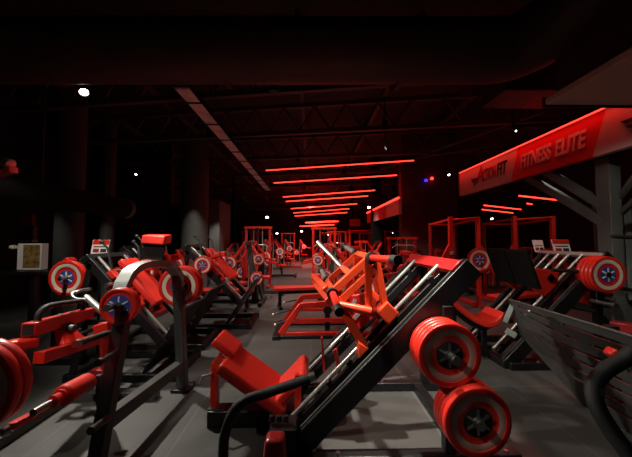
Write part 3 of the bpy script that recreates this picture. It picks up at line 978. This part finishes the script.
# ================================================================== generic machines
def hack_squat(label, loc, rz=0, short='', shroud=False, plates=True, pk=1.0):
    r = thing('hack_squat', label, 'squat machine', loc, rz, 'hack squat machines')
    setoff((0, 0, 0))
    n = V((1, 0, 1)).normalized(); u = V((1, 0, -1)).normalized()
    T, Bt = V((-.38, 0, 1.36)), V((.58, 0, .40))
    on = lambda s, y, h=0: T.lerp(Bt, s) + V((0, y, 0)) + n * h
    for y in (-.36, .36):
        q = MB(); q.bar(on(0, y), on(1, y), .06, .10, n); q.build('rail', BLACK, r, bevel=.004)
        q = MB(); q.tube([on(.02, y * .7, .05), on(.97, y * .7, .05)], .018, 10); q.build('guide_rod', CHROME, r)
        q = MB(); q.bar(on(.05, y), V((-.52, y, .0)), .06, .06); q.build('rear_leg', BLACK, r, bevel=.004)
        q = MB(); q.bar((-.60, y, .04), (.75, y, .04), .07, .08); q.build('ground_beam', BLACK, r, bevel=.004)
    q = MB(); q.bar((-.56, -.4, .04), (-.56, .4, .04), .08, .08); q.bar((.70, -.4, .04), (.70, .4, .04), .08, .08); q.bar(on(.0, -.4), on(.0, .4), .07, .1, n); q.build('cross_beam', BLACK, r, bevel=.004)
    q = MB(); q.bar((.30, 0, .05), (.80, 0, .80), (.70), .03, (-1, 0, .6)); fpl = q.build('foot_plate', BLACK, r, bevel=.006)
    q = MB()
    for k in range(5):
        p = V((.30, 0, .05)).lerp(V((.80, 0, .80)), .15 + .17 * k); q.bar(p + V((-.018, -.36, .012)), p + V((-.018, .36, .012)), .02, .012)
    q.build('grip_strip', GREY, fpl)
    q = MB(); q.bar(on(.28, 0, .14), on(.68, 0, .14), .42, .08, n); q.build('back_pad', VINYL, r, bevel=.025, seg=3)
    q = MB(); q.bar(on(.15, 0, .16), on(.25, 0, .16), .34, .08, n); q.build('head_pad', VINYL, r, bevel=.02, seg=3)
    for y in (-.17, .17):
        q = MB(); q.bar(on(.27, y, .16), on(.34, y, .30), .12, .10, n); q.build('shoulder_pad', VINYL, r, bevel=.025, seg=3)
    q = MB()
    q.bar(on(.2, -.30, .06), on(.62, -.30, .06), .08, .09, n); q.bar(on(.2, .30, .06), on(.62, .30, .06), .08, .09, n); q.bar(on(.3, -.34, .06), on(.3, .34, .06), .08, .08, n); q.bar(on(.55, -.34, .06), on(.55, .34, .06), .08, .08, n)
    car = q.build('carriage', RED, r, bevel=.006)
    for y in (-1, 1):
        q = MB(); q.tube([on(.32, y * .3, .04), on(.32, y * .5, .04)], .024, 12); q.build('plate_horn', STEEL, car)
        q = MB(); q.tube([on(.2, y * .3, .1), on(.05, y * .32, .24), on(-.02, y * .32, .24)], .014, 10); q.tube([on(-.02, y * .32, .24), on(-.035, y * .32, .24)], .026, 10); q.build('grip', GREY, r)
    if shroud:
        q = MB(); q.hexa([(-0.26, -.36, 1.08), (0.14, -.40, 1.08), (0.14, -.36, 1.08), (-0.26, -.32, 1.08), (-0.16, -.30, 1.55), (0.18, -.34, 1.53), (0.18, -.30, 1.53), (-0.16, -.26, 1.55)]); o = q.build('shroud', MATTE, r, bevel=.004)
        q = MB(); q.hexa([(-0.16, -.37, 1.45), (0.18, -.41, 1.43), (0.18, -.18, 1.45), (-0.16, -.14, 1.47), (-0.15, -.35, 1.57), (0.19, -.39, 1.56), (0.19, -.18, 1.58), (-0.15, -.14, 1.59)]); q.build('top_pad', VINYL, r, bevel=.02, seg=3)
    if plates:
        L = Matrix.Rotation(rz, 4, 'Z')
        for k, (y, nm) in enumerate(((-.49, 'outer near'), (-.44, 'inner near'), (.42, 'far'))[:(3 if plates else 0)]):
            p = V(loc) + L @ (on(.32, y, .04))
            plate(p.x, p.y, p.z, f'{nm} red plate on {short}', 'plates on the hack squat machines', rz=rz, R=.155)
    return r


HS = [('hack squat machine nearest the black U frame, its rails behind the arch', -2.08, 3.5, False, 'the hack squat nearest the black U frame', False),
      ('hack squat machine with black shroud and red top pad', -2.2, 4.42, True, 'the hack squat with black shroud', True),
      ('hack squat machine with black foot plate facing the open aisle', -1.76, 5.35, False, 'the hack squat by the open aisle', True)]
for (lab, x, y, sh, short, pl_) in HS:
    h_ = hack_squat(lab, (x, y, 0), 0, short, sh, pl_)
    if not pl_: h_.scale = (.88, .88, .95)


def row_machine(label, loc, rz=0):
    r = thing('row_machine', label, 'row machine', loc, rz)
    for y in (-.33, .33):
        q = MB(); q.bar((-.72, y, .06), (-.40, y, .50), .07, .09); q.bar((-.42, y, .49), (.55, y, .56), .07, .09); q.bar((-.72, y, .06), (.9, y, .06), .06, .07); q.build('side_frame', RED, r, bevel=.012)
    for (x, w) in ((-.78, .9), (.9, .9)):
        q = MB(); q.box(x - .05, x + .05, -w / 2, w / 2, 0, .06); q.build('ground_beam', BLACK, r, bevel=.004)
    q = MB(); q.box(-.8, .9, -.40, -.34, 0, .05); q.box(-.8, .9, .34, .40, 0, .05); q.build('ground_rail', BLACK, r, bevel=.004)
    q = MB(); q.box(-.02, .06, -.05, .05, .0, .5); q.lathe([(.07, 0, 0), (.07, .05, 0), (0, .05, 0)], (.02, -.06, .36), (0, -1, 0), 16); q.build('pedestal', BLACK, r, bevel=.004)
    q = MB(); q.bar((-.5, -.33, .27), (.85, -.33, .27), .05, .05); q.bar((-.5, .33, .27), (.85, .33, .27), .05, .05); q.build('mid_rail', RED, r, bevel=.004)
    q = MB(); q.box(.0, .6, -.17, .17, .60, .68); q.build('seat', VINYL, r, bevel=.02, seg=3)
    q = MB(); q.box(.66, .76, -.16, .16, .60, 1.12); q.build('chest_pad', VINYL, r, bevel=.02, seg=3)
    q = MB(); q.bar((.80, 0, .06), (.74, 0, .85), .08, .08); q.build('upright', RED, r, bevel=.004)
    for (x0, z0, x1, z1, y) in ((-.40, .46, -.72, .40, .33), (-.45, .40, -.86, .30, -.1), (-.52, .30, -.80, .20, -.33)):
        q = MB(); q.tube([(x0, y, z0), (x1, y, z1)], .012, 8); o = q.build('storage_peg', BLACK, r)
        q = MB(); q.lathe([(0, -.02, 0), (.02, -.012, 0), (.024, 0, 0), (.02, .012, 0), (0, .02, 0)], (x1, y, z1), (1, 0, .2), 10); q.build('peg_knob', CREAM, o)
    return r


row_machine('red row machine with white tipped black pegs in mid floor behind the leg press', (.25, 4.85, 0))


def chest_press(label, loc, rz, short, col=RED, plates=2, h=1.0, wstack=False):
    r = thing('chest_press', label, 'chest press machine', loc, rz, 'plate loaded chest presses')
    dk = random.choice([BLACK, GREY, DKRED, BLACK]); up_ = random.choice([col, BLACK, DKRED, GREY])
    q = MB(); q.bar((-.65, 0, .05), (.65, 0, .05), .09, .08); q.bar((-.6, -.45, .05), (-.6, .45, .05), .09, .08); q.bar((.6, -.4, .05), (.6, .4, .05), .09, .08); q.build('ground_frame', dk, r, bevel=.006)
    q = MB(); q.bar((-.45, 0, .05), (-.25, 0, 1.55 * h), .09, .12); q.bar((-.25, -.38, 1.5 * h), (-.25, .38, 1.5 * h), .09, .09); q.bar((-.6, 0, .08), (-.36, 0, .9), .07, .07); q.build('upright', up_, r, bevel=.006)
    q = MB(); q.box(-.20, .22, -.18, .18, .42, .50); q.build('seat', VINYL, r, bevel=.02, seg=3)
    q = MB(); q.bar((-.18, 0, .58), (-.13, 0, 1.18 * h), .28, .08, (1, 0, 0)); q.build('backrest', VINYL, r, bevel=.025, seg=3)
    q = MB(); q.bar((.05, 0, .05), (.0, 0, .44), .08, .08); q.build('seat_post', dk, r, bevel=.004)
    q = MB(); q.tube([(-.32, -.30, .1), (-.27, -.30, 1.45 * h)], .016, 8); q.build('guide_rod', CHROME, r)
    q = MB(); q.box(-.46, -.36, -.14, .14, .10, .55); q.build('weight_box', MATTE, r, bevel=.01)
    for y in (-1, 1):
        q = MB(); q.bar((-.25, y * .38, 1.5 * h), (.05, y * .50, 1.02 * h), .045, .06); q.bar((.05, y * .50, 1.02 * h), (.48, y * .40, .92 * h), .04, .05)
        arm = q.build('lever_arm', col, r, bevel=.006)
        q = MB(); q.tube([(.48, y * .40, .92 * h), (.48, y * .20, .94 * h)], .02, 10); q.tube([(.46, y * .40, .92 * h), (.46, y * .40, 1.1 * h)], .018, 10); q.build('grip', FOAM, arm)
        q = MB(); q.tube([(.02, y * .46, 1.05 * h), (.02, y * .78, 1.05 * h)], .024, 10); q.build('plate_horn', CHROME, arm)
        q = MB(); q.tube([(-.5, y * .05, .62), (-.5, y * .42, .62)], .022, 10); q.build('storage_horn', STEEL, r)
    L = Matrix.Rotation(rz, 4, 'Z')
    ys = [(.02, -.66, 1.05 * h, 'near lever horn'), (-.5, -.30, .62, 'storage horn'), (.02, .56, 1.05 * h, 'far lever horn')][:plates]
    for (x, y, z, nm) in ys:
        p = V(loc) + L @ V((x, y, z))
        if math.cos(rz) < 0: p = V(loc) + L @ V((x, -y, z))
        plate(p.x, p.y, p.z, f'red plate on the {nm} of {short}', 'plates on the red presses', rz=0, R=.155)
    return r


def power_rack(label, loc, rz=0, w=.6, dpt=.55, h=2.05):
    r = thing('power_rack', label, 'power rack', loc, rz, 'red power racks')
    for x in (-w, w):
        for y in (-dpt, dpt):
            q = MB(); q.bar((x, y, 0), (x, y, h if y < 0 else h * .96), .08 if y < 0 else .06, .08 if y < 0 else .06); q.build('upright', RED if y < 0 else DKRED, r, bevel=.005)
        q = MB(); q.bar((x, -dpt, .05), (x, dpt + .3, .05), .08, .08); q.bar((x, -dpt, h - .06), (x, dpt, h * .96 - .04), .05, .05); q.build('side_rail', RED, r, bevel=.005)
        q = MB(); s = 1 if x < 0 else -1
        q.bar((x, -dpt, 1.42), (x - s * .36, -dpt, .72), .06, .08); q.build('gusset', RED, r, bevel=.004)
        q = MB(); q.box(x - .03, x + .03, -dpt - .13, -dpt - .04, 1.18, 1.24); q.build('bar_hook', CHROME, r, bevel=.003)
    q = MB(); q.tube([(-w, -dpt, h - .08), (w, -dpt, h - .03)], .028, 10); q.build('pull_up_bar', RED, r)
    q = MB(); q.bar((-w, dpt, h * .96 - .04), (w, dpt, h * .96 - .04), .04, .04); q.bar((-w, dpt, .05), (w, dpt, .05), .08, .08); q.build('cross_member', RED, r, bevel=.005)
    return r


def cable_tower(label, loc, rz=0, h=2.15, tone=RED):
    tone = random.choice([RED, DKRED, BLACK])
    r = thing('cable_tower', label, 'cable machine', loc, rz, 'red cable towers')
    for x in (-.38, .38):
        q = MB(); q.bar((x, 0, 0), (x, 0, h), .06, .08); q.build('upright', tone, r, bevel=.005)
        q = MB(); q.bar((x, -.45, .04), (x, .35, .04), .08, .08); q.build('foot', tone, r, bevel=.005)
    q = MB(); q.bar((-.45, 0, h), (.45, 0, h), .07, .07); q.build('top_beam', RED, r, bevel=.005)
    q = MB()
    for k in range(11): q.box(-.20, .20, -.10, .10, .16 + .062 * k, .215 + .062 * k)
    q.build('weight_stack', MATTE, r, bevel=.004)
    q = MB()
    for x in (-.14, .14): q.tube([(x, 0, .05), (x, 0, h)], .012, 8)
    q.build('guide_rod', CHROME, r)
    q = MB(); q.tube([(0, 0, .85), (0, 0, h - .1)], .005, 6); q.tube([(0, -.2, h - .12), (0, -.22, 1.35)], .005, 6); q.build('cable', CABLE, r)
    q = MB(); q.lathe([(0, -.02, 0), (.06, -.02, 0), (.05, 0, 0), (.06, .02, 0), (0, .02, 0)], (0, -.1, h - .1), (1, 0, 0), 16); q.bar((0, 0, h), (0, -.24, h - .05), .05, .05); q.build('pulley', RUBBER, r)
    q = MB(); q.tube([(-.35, -.22, 1.28), (-.25, -.22, 1.35), (.25, -.22, 1.35), (.35, -.22, 1.28)], .014, 8); q.build('handle_bar', CHROME, r)
    q = MB(); q.box(-.18, .18, -.75, -.35, .44, .52); q.bar((0, -.55, 0), (0, -.55, .45), .07, .07); q.build('seat', VINYL, r, bevel=.01)
    return r


def bench(label, loc, rz=0, group='benches'):
    r = thing('weight_bench', label, 'bench', loc, rz, group)
    q = MB(); q.box(-.6, .6, -.15, .15, .38, .46); q.build('pad', VINYL, r, bevel=.02, seg=3)
    for x in (-.45, .45):
        q = MB(); q.bar((x, 0, .05), (x, 0, .38), .07, .07); q.bar((x, -.25, .03), (x, .25, .03), .07, .06); q.build('leg', BLACK, r, bevel=.004)
    q = MB(); q.bar((-.45, 0, .33), (.45, 0, .33), .06, .06); q.build('spine', BLACK, r)
    return r


# racks under the sign
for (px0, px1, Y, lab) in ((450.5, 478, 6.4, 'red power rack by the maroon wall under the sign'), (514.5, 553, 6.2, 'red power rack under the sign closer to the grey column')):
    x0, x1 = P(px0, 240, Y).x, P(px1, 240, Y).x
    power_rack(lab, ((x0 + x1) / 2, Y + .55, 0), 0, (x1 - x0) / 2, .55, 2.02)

# ---- machines standing back through the hall
def at_floor(px, Y): return (P(px, 250, Y).x, Y, 0)


CP = [(262, 8.2, 0, 'red chest press with black base on the far side of the open aisle', 'the press across the open aisle', 3, .95),
      (238, 7.0, PI, 'red chest press beside the stairs with long lever arms', 'the press beside the stairs', 2, .95),
      (281, 12.0, 0, 'small red chest press at the far end of the aisle', 'the far aisle press', 2, 1.0),
      (318, 8.6, PI, 'bright red chest press at the aisle end of the centre block', 'the centre block aisle press', 3, .9),
      (345, 7.4, 0, 'red chest press directly behind the orange-red sled', 'the press behind the sled', 2, .85),
      (396, 6.6, PI, 'red chest press before the maroon wall', 'the press before the maroon wall', 2, .8),
      (446, 8.3, 0, 'red chest press close against the maroon wall', 'the press against the maroon wall', 2, .8),
      (372, 10.0, PI, 'red chest press under the small sign', 'the press under the small sign', 2, .95),
      (335, 12.5, 0, 'distant red chest press in the middle of the hall', 'the press in the middle of the hall', 2, 1.0),
      (606, 6.5, 0, 'dark red chest press behind the grey column', 'the press behind the grey column', 3, .8),
      (548, 8.6, PI, 'red chest press in the dark behind the second rack', 'the press behind the second rack', 2, .8),
      (496, 9.0, 0, 'red chest press standing between the two racks', 'the press between the two racks', 2, .75),
      (192, 8.4, 0, 'red chest press in front of the dark partition', 'the press before the dark partition', 2, .8),
      (140, 6.2, PI, 'red chest press near the black duct cap', 'the press near the duct cap', 2, .8),
      (290, 16, 0, 'tiny red chest press at the far wall end', 'the tiny far press', 2, 1.0),
      (228, 10.5, PI, 'red chest press at the foot of the stairs', 'the press at the foot of the stairs', 1, .9),
      (270, 15, 0, 'faint red chest press far left of the aisle', 'the faint far press', 1, 1.0),
      (366, 11.6, .5, 'red chest press turned slightly, before the far column', 'the turned press', 2, .95),
      (240, 12.2, .4, 'red chest press behind the tower on the stair side', 'the press behind the stair side tower', 2, .9),
      (362, 8.7, .3, 'red chest press under the near end of the small sign', 'the press under the near sign end', 2, .85),
      (304, 20.5, 0, 'tiny red chest press below the farthest lamps', 'the press below the farthest lamps', 2, 1.0),
      (530, 10.5, .2, 'dim red chest press deep under the sign', 'the press deep under the sign', 2, .8)]
for (px, Y, rz, lab, short, n, h) in CP:
    chest_press(lab, at_floor(px, Y), rz, short, RED, n, h)
CT = [(402, 9.0 - .45, 0, 'red cable tower against the maroon wall'), (258, 9.4, .0, 'red cable tower beyond the aisle press on the stair side'), (324, 10.2, 0, 'red cable tower rising in the centre block'), (338, 14.2, 0, 'distant red cable tower near the black column'),
      (393, 13.2, .3, 'red cable tower beside the black column under the small sign'), (250, 14, 0, 'distant red cable tower by the stairs'), (288, 18, 0, 'farthest red cable tower at the aisle end'),
      (366, 18, 0, 'far red cable tower behind the black column')]
for (px, Y, rz, lab) in CT: cable_tower(lab, at_floor(px, Y), rz, 1.9 if px != 402 else 1.55)
PRK = [(330, 18, 'distant red power rack beneath the far lamps'), (262, 19, 'distant red power rack at the dark end wall'), (360, 14.5, 'red power rack between the columns')]
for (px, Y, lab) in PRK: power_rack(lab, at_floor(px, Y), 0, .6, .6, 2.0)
BN = [(300, 6.6, .2, 'red flat bench beside the bright red chest press'), (226, 6.3, .1, 'red flat bench behind the aisle hack squat'), (408, 5.6, .5, 'red flat bench behind the top of the leg press rails'),
      (515, 5.6, .3, 'red flat bench in front of the second rack')]
for (px, Y, rz, lab) in BN: bench(lab, at_floor(px, Y), rz)

# ---- placards on machines
def placard(px, py, w, h, Y, label, top=RED):
    p = P(px, py, Y)
    t = thing('placard', label, 'placard', p, 0)
    setoff(p); ww, hh = w / 2 * Y / F, h / 2 * Y / F
    q = MB(); q.hexa([p + V((-ww, 0, -hh)), p + V((ww, 0, -hh)), p + V((ww, .012, -hh)), p + V((-ww, .012, -hh)), p + V((-ww * 1.08, .05, hh)), p + V((ww * 1.02, .05, hh)), p + V((ww * 1.02, .062, hh)), p + V((-ww * 1.08, .062, hh))]); q.build('card', WHITE, t)
    def strip(z0, z1, x0, x1, m, nm):
        f = lambda z: .025 + .025 * z - .004
        q = MB(); q.hexa([p + V((x0 * ww, f(z0), z0 * hh)), p + V((x1 * ww, f(z0), z0 * hh)), p + V((x1 * ww, f(z0) + .004, z0 * hh)), p + V((x0 * ww, f(z0) + .004, z0 * hh)),
                          p + V((x0 * ww, f(z1), z1 * hh)), p + V((x1 * ww, f(z1), z1 * hh)), p + V((x1 * ww, f(z1) + .004, z1 * hh)), p + V((x0 * ww, f(z1) + .004, z1 * hh))])
        q.build(nm, m, t)
    strip(.35, .98, -1, 1, top, 'red_header')
    strip(-.05, .12, -.8, .8, LETB, 'text_line')
    strip(-.75, -.25, -.8, -.1, DKRED, 'picture_block'); strip(-.75, -.25, .1, .8, LETB, 'picture_block')
    q = MB(); q.tube([p + V((0, .03, -hh)), V((p.x, p.y + .03, .0))], .014, 8); q.build('stand', BLACK, t)
    setoff((0, 0, 0))


placard(99, 247, 16, 14, 3.95, 'red and white instruction placard behind the nearest hack squat')
placard(563, 246.5, 17, 14, 4.45, 'red headed instruction placard above the chrome rods by the grey column')
placard(540, 246, 10, 12, 4.6, 'smaller white instruction placard above the black foot plates', WHITE)

# ---- picture box on the black counter at the left
p = P(28, 257, 4.3)
t_ = thing('picture_box', 'white framed picture box with yellow picture on the black counter', 'picture box', (p.x, 4.3, P(28, 270, 4.3).z))
setoff((p.x, 4.3, P(28, 270, 4.3).z))
x0, x1, z0, z1 = P(17, 257, 4.3).x, P(41, 257, 4.3).x, P(28, 270, 4.3).z, P(28, 243.5, 4.3).z
q = MB(); q.box(x0, x1, 4.3, 4.42, z0, z1); q.build('case', WHITE, t_, bevel=.006)
q = MB(); q.box(x0 + .09, x1 - .015, 4.294, 4.299, z0 + .03, z1 - .02); q.build('picture', mat('ochre_print', (.22, .13, .035), .6, vary=.8, vscale=14), t_)
q = MB(); q.lathe([(0, .05, 0), (.03, .045, 0), (.035, 0, 0), (.02, -.02, 0)], P(14, 247, 4.3), (-1, 0, 0), 14); q.bar(P(16, 247, 4.3), P(19, 247, 4.3), .04, .04); q.build('knob', CREAM, t_)
setoff((0, 0, 0))
t_ = thing('counter', 'black counter on slim legs under the picture box', 'counter', (-4.1, 4.4, 0))
setoff((-4.1, 4.4, 0))
zc = P(28, 270.5, 4.3).z
q = MB(); q.box(-5.2, P(62, 270, 4.2).x, 4.15, 4.75, zc - .05, zc); q.build('top', BLACK, t_, bevel=.005)
for x in (P(35, 290, 4.25).x, P(58, 290, 4.25).x, -5.0):
    q = MB(); q.box(x - .04, x + .04, 4.2, 4.28, 0, zc - .05); q.build('leg', BLACK, t_, bevel=.004)
setoff((0, 0, 0))
p = P(27, 228, 5.0)
t_ = thing('wall_dispenser', 'pale dispenser with red notice on the dark wall above the picture box', 'dispenser', p)
setoff(p)
q = MB(); q.box(p.x - .12, p.x + .10, 5, 5.1, p.z - .2, p.z + .02); q.build('body', GREY, t_, bevel=.01)
q = MB(); q.box(p.x - .10, p.x + .09, 5, 5.03, p.z + .05, p.z + .24); q.build('notice', DKRED, t_)
q = MB(); q.box(p.x - .12, p.x + .10, 4.99, 5.1, p.z - .24, p.z - .2); q.build('tray', PALE, t_)
q = MB(); q.box(p.x - .03, p.x + .03, 5.1, 5.14, 0, p.z + .24); q.build('stand', BLACK, t_)
setoff((0, 0, 0))
# plate at the left with white ring, on its own post
pl = P(67, 278, 3.4)
plate(pl.x, 3.38, pl.z, 'red plate with cream ring before the black counter', None, R=.205, t=.07)
g = thing('lat_machine', 'black tube machine with bent grey handle carrying the cream ringed plate', 'exercise machine', (pl.x, 3.6, 0))
setoff((pl.x, 3.6, 0))
q = MB(); q.tube([(pl.x, 3.3, pl.z), (pl.x, 3.62, pl.z)], .024, 12); q.build('plate_horn', STEEL, g)
q = MB(); q.bar((pl.x + .02, 3.62, 0), (pl.x + .02, 3.62, pl.z + .12), .08, .08); q.bar((pl.x - .5, 3.62, .04), (pl.x + .06, 3.62, .04), .08, .08); q.build('post', BLACK, g, bevel=.005)
q = MB(); q.tube([V((pl.x + .02, 3.62, pl.z + .1)), P(82, 260, 3.6), P(94, 256, 3.6), P(104, 258, 3.6)], .026, 12, smooth=6); q.build('top_tube', GREY, g)
q = MB(); q.tube([P(91, 289, 3.0), P(80, 291, 3.0), P(72, 294, 2.95), P(75, 299, 2.9), P(86, 300, 2.9)], .018, 12, smooth=6); q.build('bent_handle', STEEL, g)
q = MB(); q.tube([P(86, 297, 2.95), P(103, 312, 2.9)], .030, 14); q.build('handle_sleeve', CHROME, g)
q = MB(); q.bar(P(68, 259, 3.5), P(72, 262, 3.5), .12, .06); q.build('red_bracket', RED, g, bevel=.006)
q = MB(); q.box(P(86, 279, 3.5).x, P(91, 279, 3.5).x, 3.48, 3.52, P(88, 281.5, 3.5).z, P(88, 276.5, 3.5).z); q.build('white_tag', WHITE, g)
q = MB(); q.bar(P(100, 311, 2.9), V((P(100, 311, 2.9).x, 3.62, .5)), .05, .05); q.bar(V((P(100, 311, 2.9).x, 3.62, .5)), V((pl.x, 3.62, .5)), .05, .05); q.build('lever', BLACK, g)
setoff((0, 0, 0))

# ================================================================== LIGHT
def spot(name, p, target, energy, size, blend=.35, col=(1, .93, .82), rad=.05):
    l = bpy.data.lights.new(name, 'SPOT'); l.energy = energy; l.spot_size = math.radians(size); l.spot_blend = blend; l.color = col; l.shadow_soft_size = rad
    o = bpy.data.objects.new(name, l); C.objects.link(o); o.location = p
    o.rotation_euler = (V(target) - V(p)).to_track_quat('-Z', 'Y').to_euler()
    return o


def area(name, p, q, energy, col, w=.1, down=(0, 0, -1)):
    p, q = V(p), V(q)
    l = bpy.data.lights.new(name, 'AREA'); l.shape = 'RECTANGLE'; l.size = (q - p).length; l.size_y = w; l.energy = energy; l.color = col; l.spread = math.radians(125)
    o = bpy.data.objects.new(name, l); C.objects.link(o); o.location = (p + q) / 2
    x = (q - p).normalized(); z = -V(down).normalized(); z = (z - x * z.dot(x)).normalized(); y = z.cross(x)
    o.rotation_euler = Matrix((x, y, z)).transposed().to_euler()
    return o


kp = KEYP + V((.45, -.35, -.8)).normalized() * .06


def downlight(p, target, energy, size, label, blend=.5, col=(1, .93, .82)):  # ceiling spots, most of them added to brighten, the rest inferred from lit areas
    p = V(p); d = (V(target) - p).normalized()
    t = thing('spot_lamp', label, 'spot lamp', p, group='black ceiling spot lamps')
    setoff(p)
    q = MB(); q.lathe([(0, -.20, 0), (.06, -.20, 0), (.075, .0, 0), (.068, .0, 0), (.055, -.14, 0), (0, -.14, 0)], p, d, 18); q.build('lamp_shade', BLACK, t)
    q = MB(); q.lathe([(0, -.135, 0), (.045, -.135, 0), (.02, -.12, 0), (0, -.118, 0)], p, d, 14); q.build('bulb', LAMPS, t)
    q = MB(); q.tube([p - d * .15, V((p.x, p.y, 4.65))], .012, 8); q.build('stem', BLACK, t)
    setoff((0, 0, 0))
    spot('spot_light', p, target, energy, size, blend, col, .025)


spot('key_spot', kp, (-.1, 2.6, .3), 620, 72, .5)
downlight((.42, 1.90, 3.26), (.74, 2.5, 0), 800, 32, 'black ceiling spot lamp aimed at the floor under the middle leg press')
downlight((-2.5, 1.9, 3.4), (-1.75, 2.35, 0), 95, 50, 'black ceiling spot lamp aimed at the red lever machine')
downlight((-2.3, 1.4, 3.5), (.25, 2.4, 1.0), 330, 32, 'black ceiling spot lamp above the viewer aimed at the sled')
downlight((-2.4, .4, 3.5), (-1.7, 2.6, 1.05), 190, 34, 'black ceiling spot lamp above the viewer aimed at the U frame')
downlight((1.5, 1.2, 3.4), (3.0, 3.3, .9), 120, 46, 'black ceiling spot lamp aimed at the grey column')
downlight((-2.6, 2.3, 3.3), (-2.0, 4.8, .9), 230, 70, 'black ceiling spot lamp aimed at the hack squats')  # unseen lamp added to bring white light to the mid floor
downlight((-3.1, 2.2, 2.6), (-4.2, 4.3, 1.25), 70, 40, 'added black ceiling spot lamp aimed at the picture box')  # lamp out of view, added because the picture box was dark
downlight((-.6, 4.6, 3.9), (-.6, 5.4, 0), 120, 95, 'added black ceiling spot lamp over the row machine')  # hall lamps down to the far aisle one: added for white light
downlight((-.2, 17.5, 3.9), (-.2, 19, 0), 600, 100, 'added black ceiling spot lamp deep at the end of the hall')
downlight((-2.4, 6.8, 3.9), (-2.2, 7.4, 0), 260, 95, 'added black ceiling spot lamp over the presses by the stairs')
downlight((-.4, 8.8, 3.9), (-.4, 9.4, 0), 330, 95, 'added black ceiling spot lamp over the aisle')
downlight((1.6, 6.2, 3.9), (1.6, 7.2, 0), 230, 90, 'added black ceiling spot lamp over the press before the maroon wall')
downlight((1.2, 10.5, 3.9), (1.0, 11.6, 0), 360, 95, 'added black ceiling spot lamp over the centre block')
downlight((-.3, 13.5, 3.9), (-.3, 14.6, 0), 450, 95, 'added black ceiling spot lamp over the far aisle')
downlight((4.5, 4.6, 3.5), (4.3, 6.0, .9), 60, 80, 'added black ceiling spot lamp over the racks under the sign', .6)  # lamp added to put white light on the racks
downlight((1.3, 1.6, 3.3), (1.9, 2.7, 0), 130, 52, 'added black ceiling spot lamp aimed at the floor beside the slotted panel', .8)  # lamp added to lift the dim floor at the right
downlight((3.0, 2.3, 2.85), (3.95, 3.95, 1.6), 34, 60, 'added black spot lamp under the pale soffit aimed at the grey column', .8)  # out-of-view lamp added to brighten the column
spot('wall_wash', (-5.2, 4.9, 3.0), (-5.3, 5.8, 0.8), 40, 50, .9)
spot('wall_wash', (-4.9, 6.5, 3.0), (-5.2, 7.4, 0.8), 40, 50, .9)
spot('wall_wash', (-3.3, 8.1, 3.0), (-3.6, 9, 0.8), 40, 50, .9)
spot('wall_wash', (-3.2, 10.2, 3.0), (-3.6, 11, 0.8), 90, 50, .9)
REDL = (1, .03, .02)
for k, (a, b) in enumerate(LEDS):
    A, B = PZ(*a, 3.52), PZ(*b, 3.52)
    area('led_light', A, B, 14, REDL, .06)
for y in (19, 23): area('led_light', (-1, y, 3.1), (2.5, y, 3.1), 200, REDL, .3)
area('led_light', (SX - .05, yD, ZT + .02), (SX - .05, yA, ZT + .02), 14, REDL, .05, (-.35, 0, -1))
area('led_light', (2.55, 8.5, 2.9), (2.55, 13, 2.9), 40, REDL, .05, (-.35, 0, -1))
area('led_light', PZ(519, 195.8, 2.78), PZ(571, 201.5, 2.78), 12, REDL, .06)
area('led_light', PZ(484, 205.3, 2.78), PZ(521, 209.5, 2.78), 12, REDL, .06)

w = bpy.data.worlds.new('hall'); bpy.context.scene.world = w
w.use_nodes = True
w.node_tree.nodes['Background'].inputs['Color'].default_value = (1, .85, .78, 1)
w.node_tree.nodes['Background'].inputs['Strength'].default_value = .014

sc = bpy.context.scene
sc.view_settings.view_transform = 'Standard'
sc.view_settings.look = 'None'
sc.view_settings.gamma = 1
sc.view_settings.exposure = 0
sc.view_settings.use_curve_mapping = False
sc.cycles.use_denoising = True
sc.cycles.sample_clamp_indirect = 4
sc.cycles.max_bounces = 5
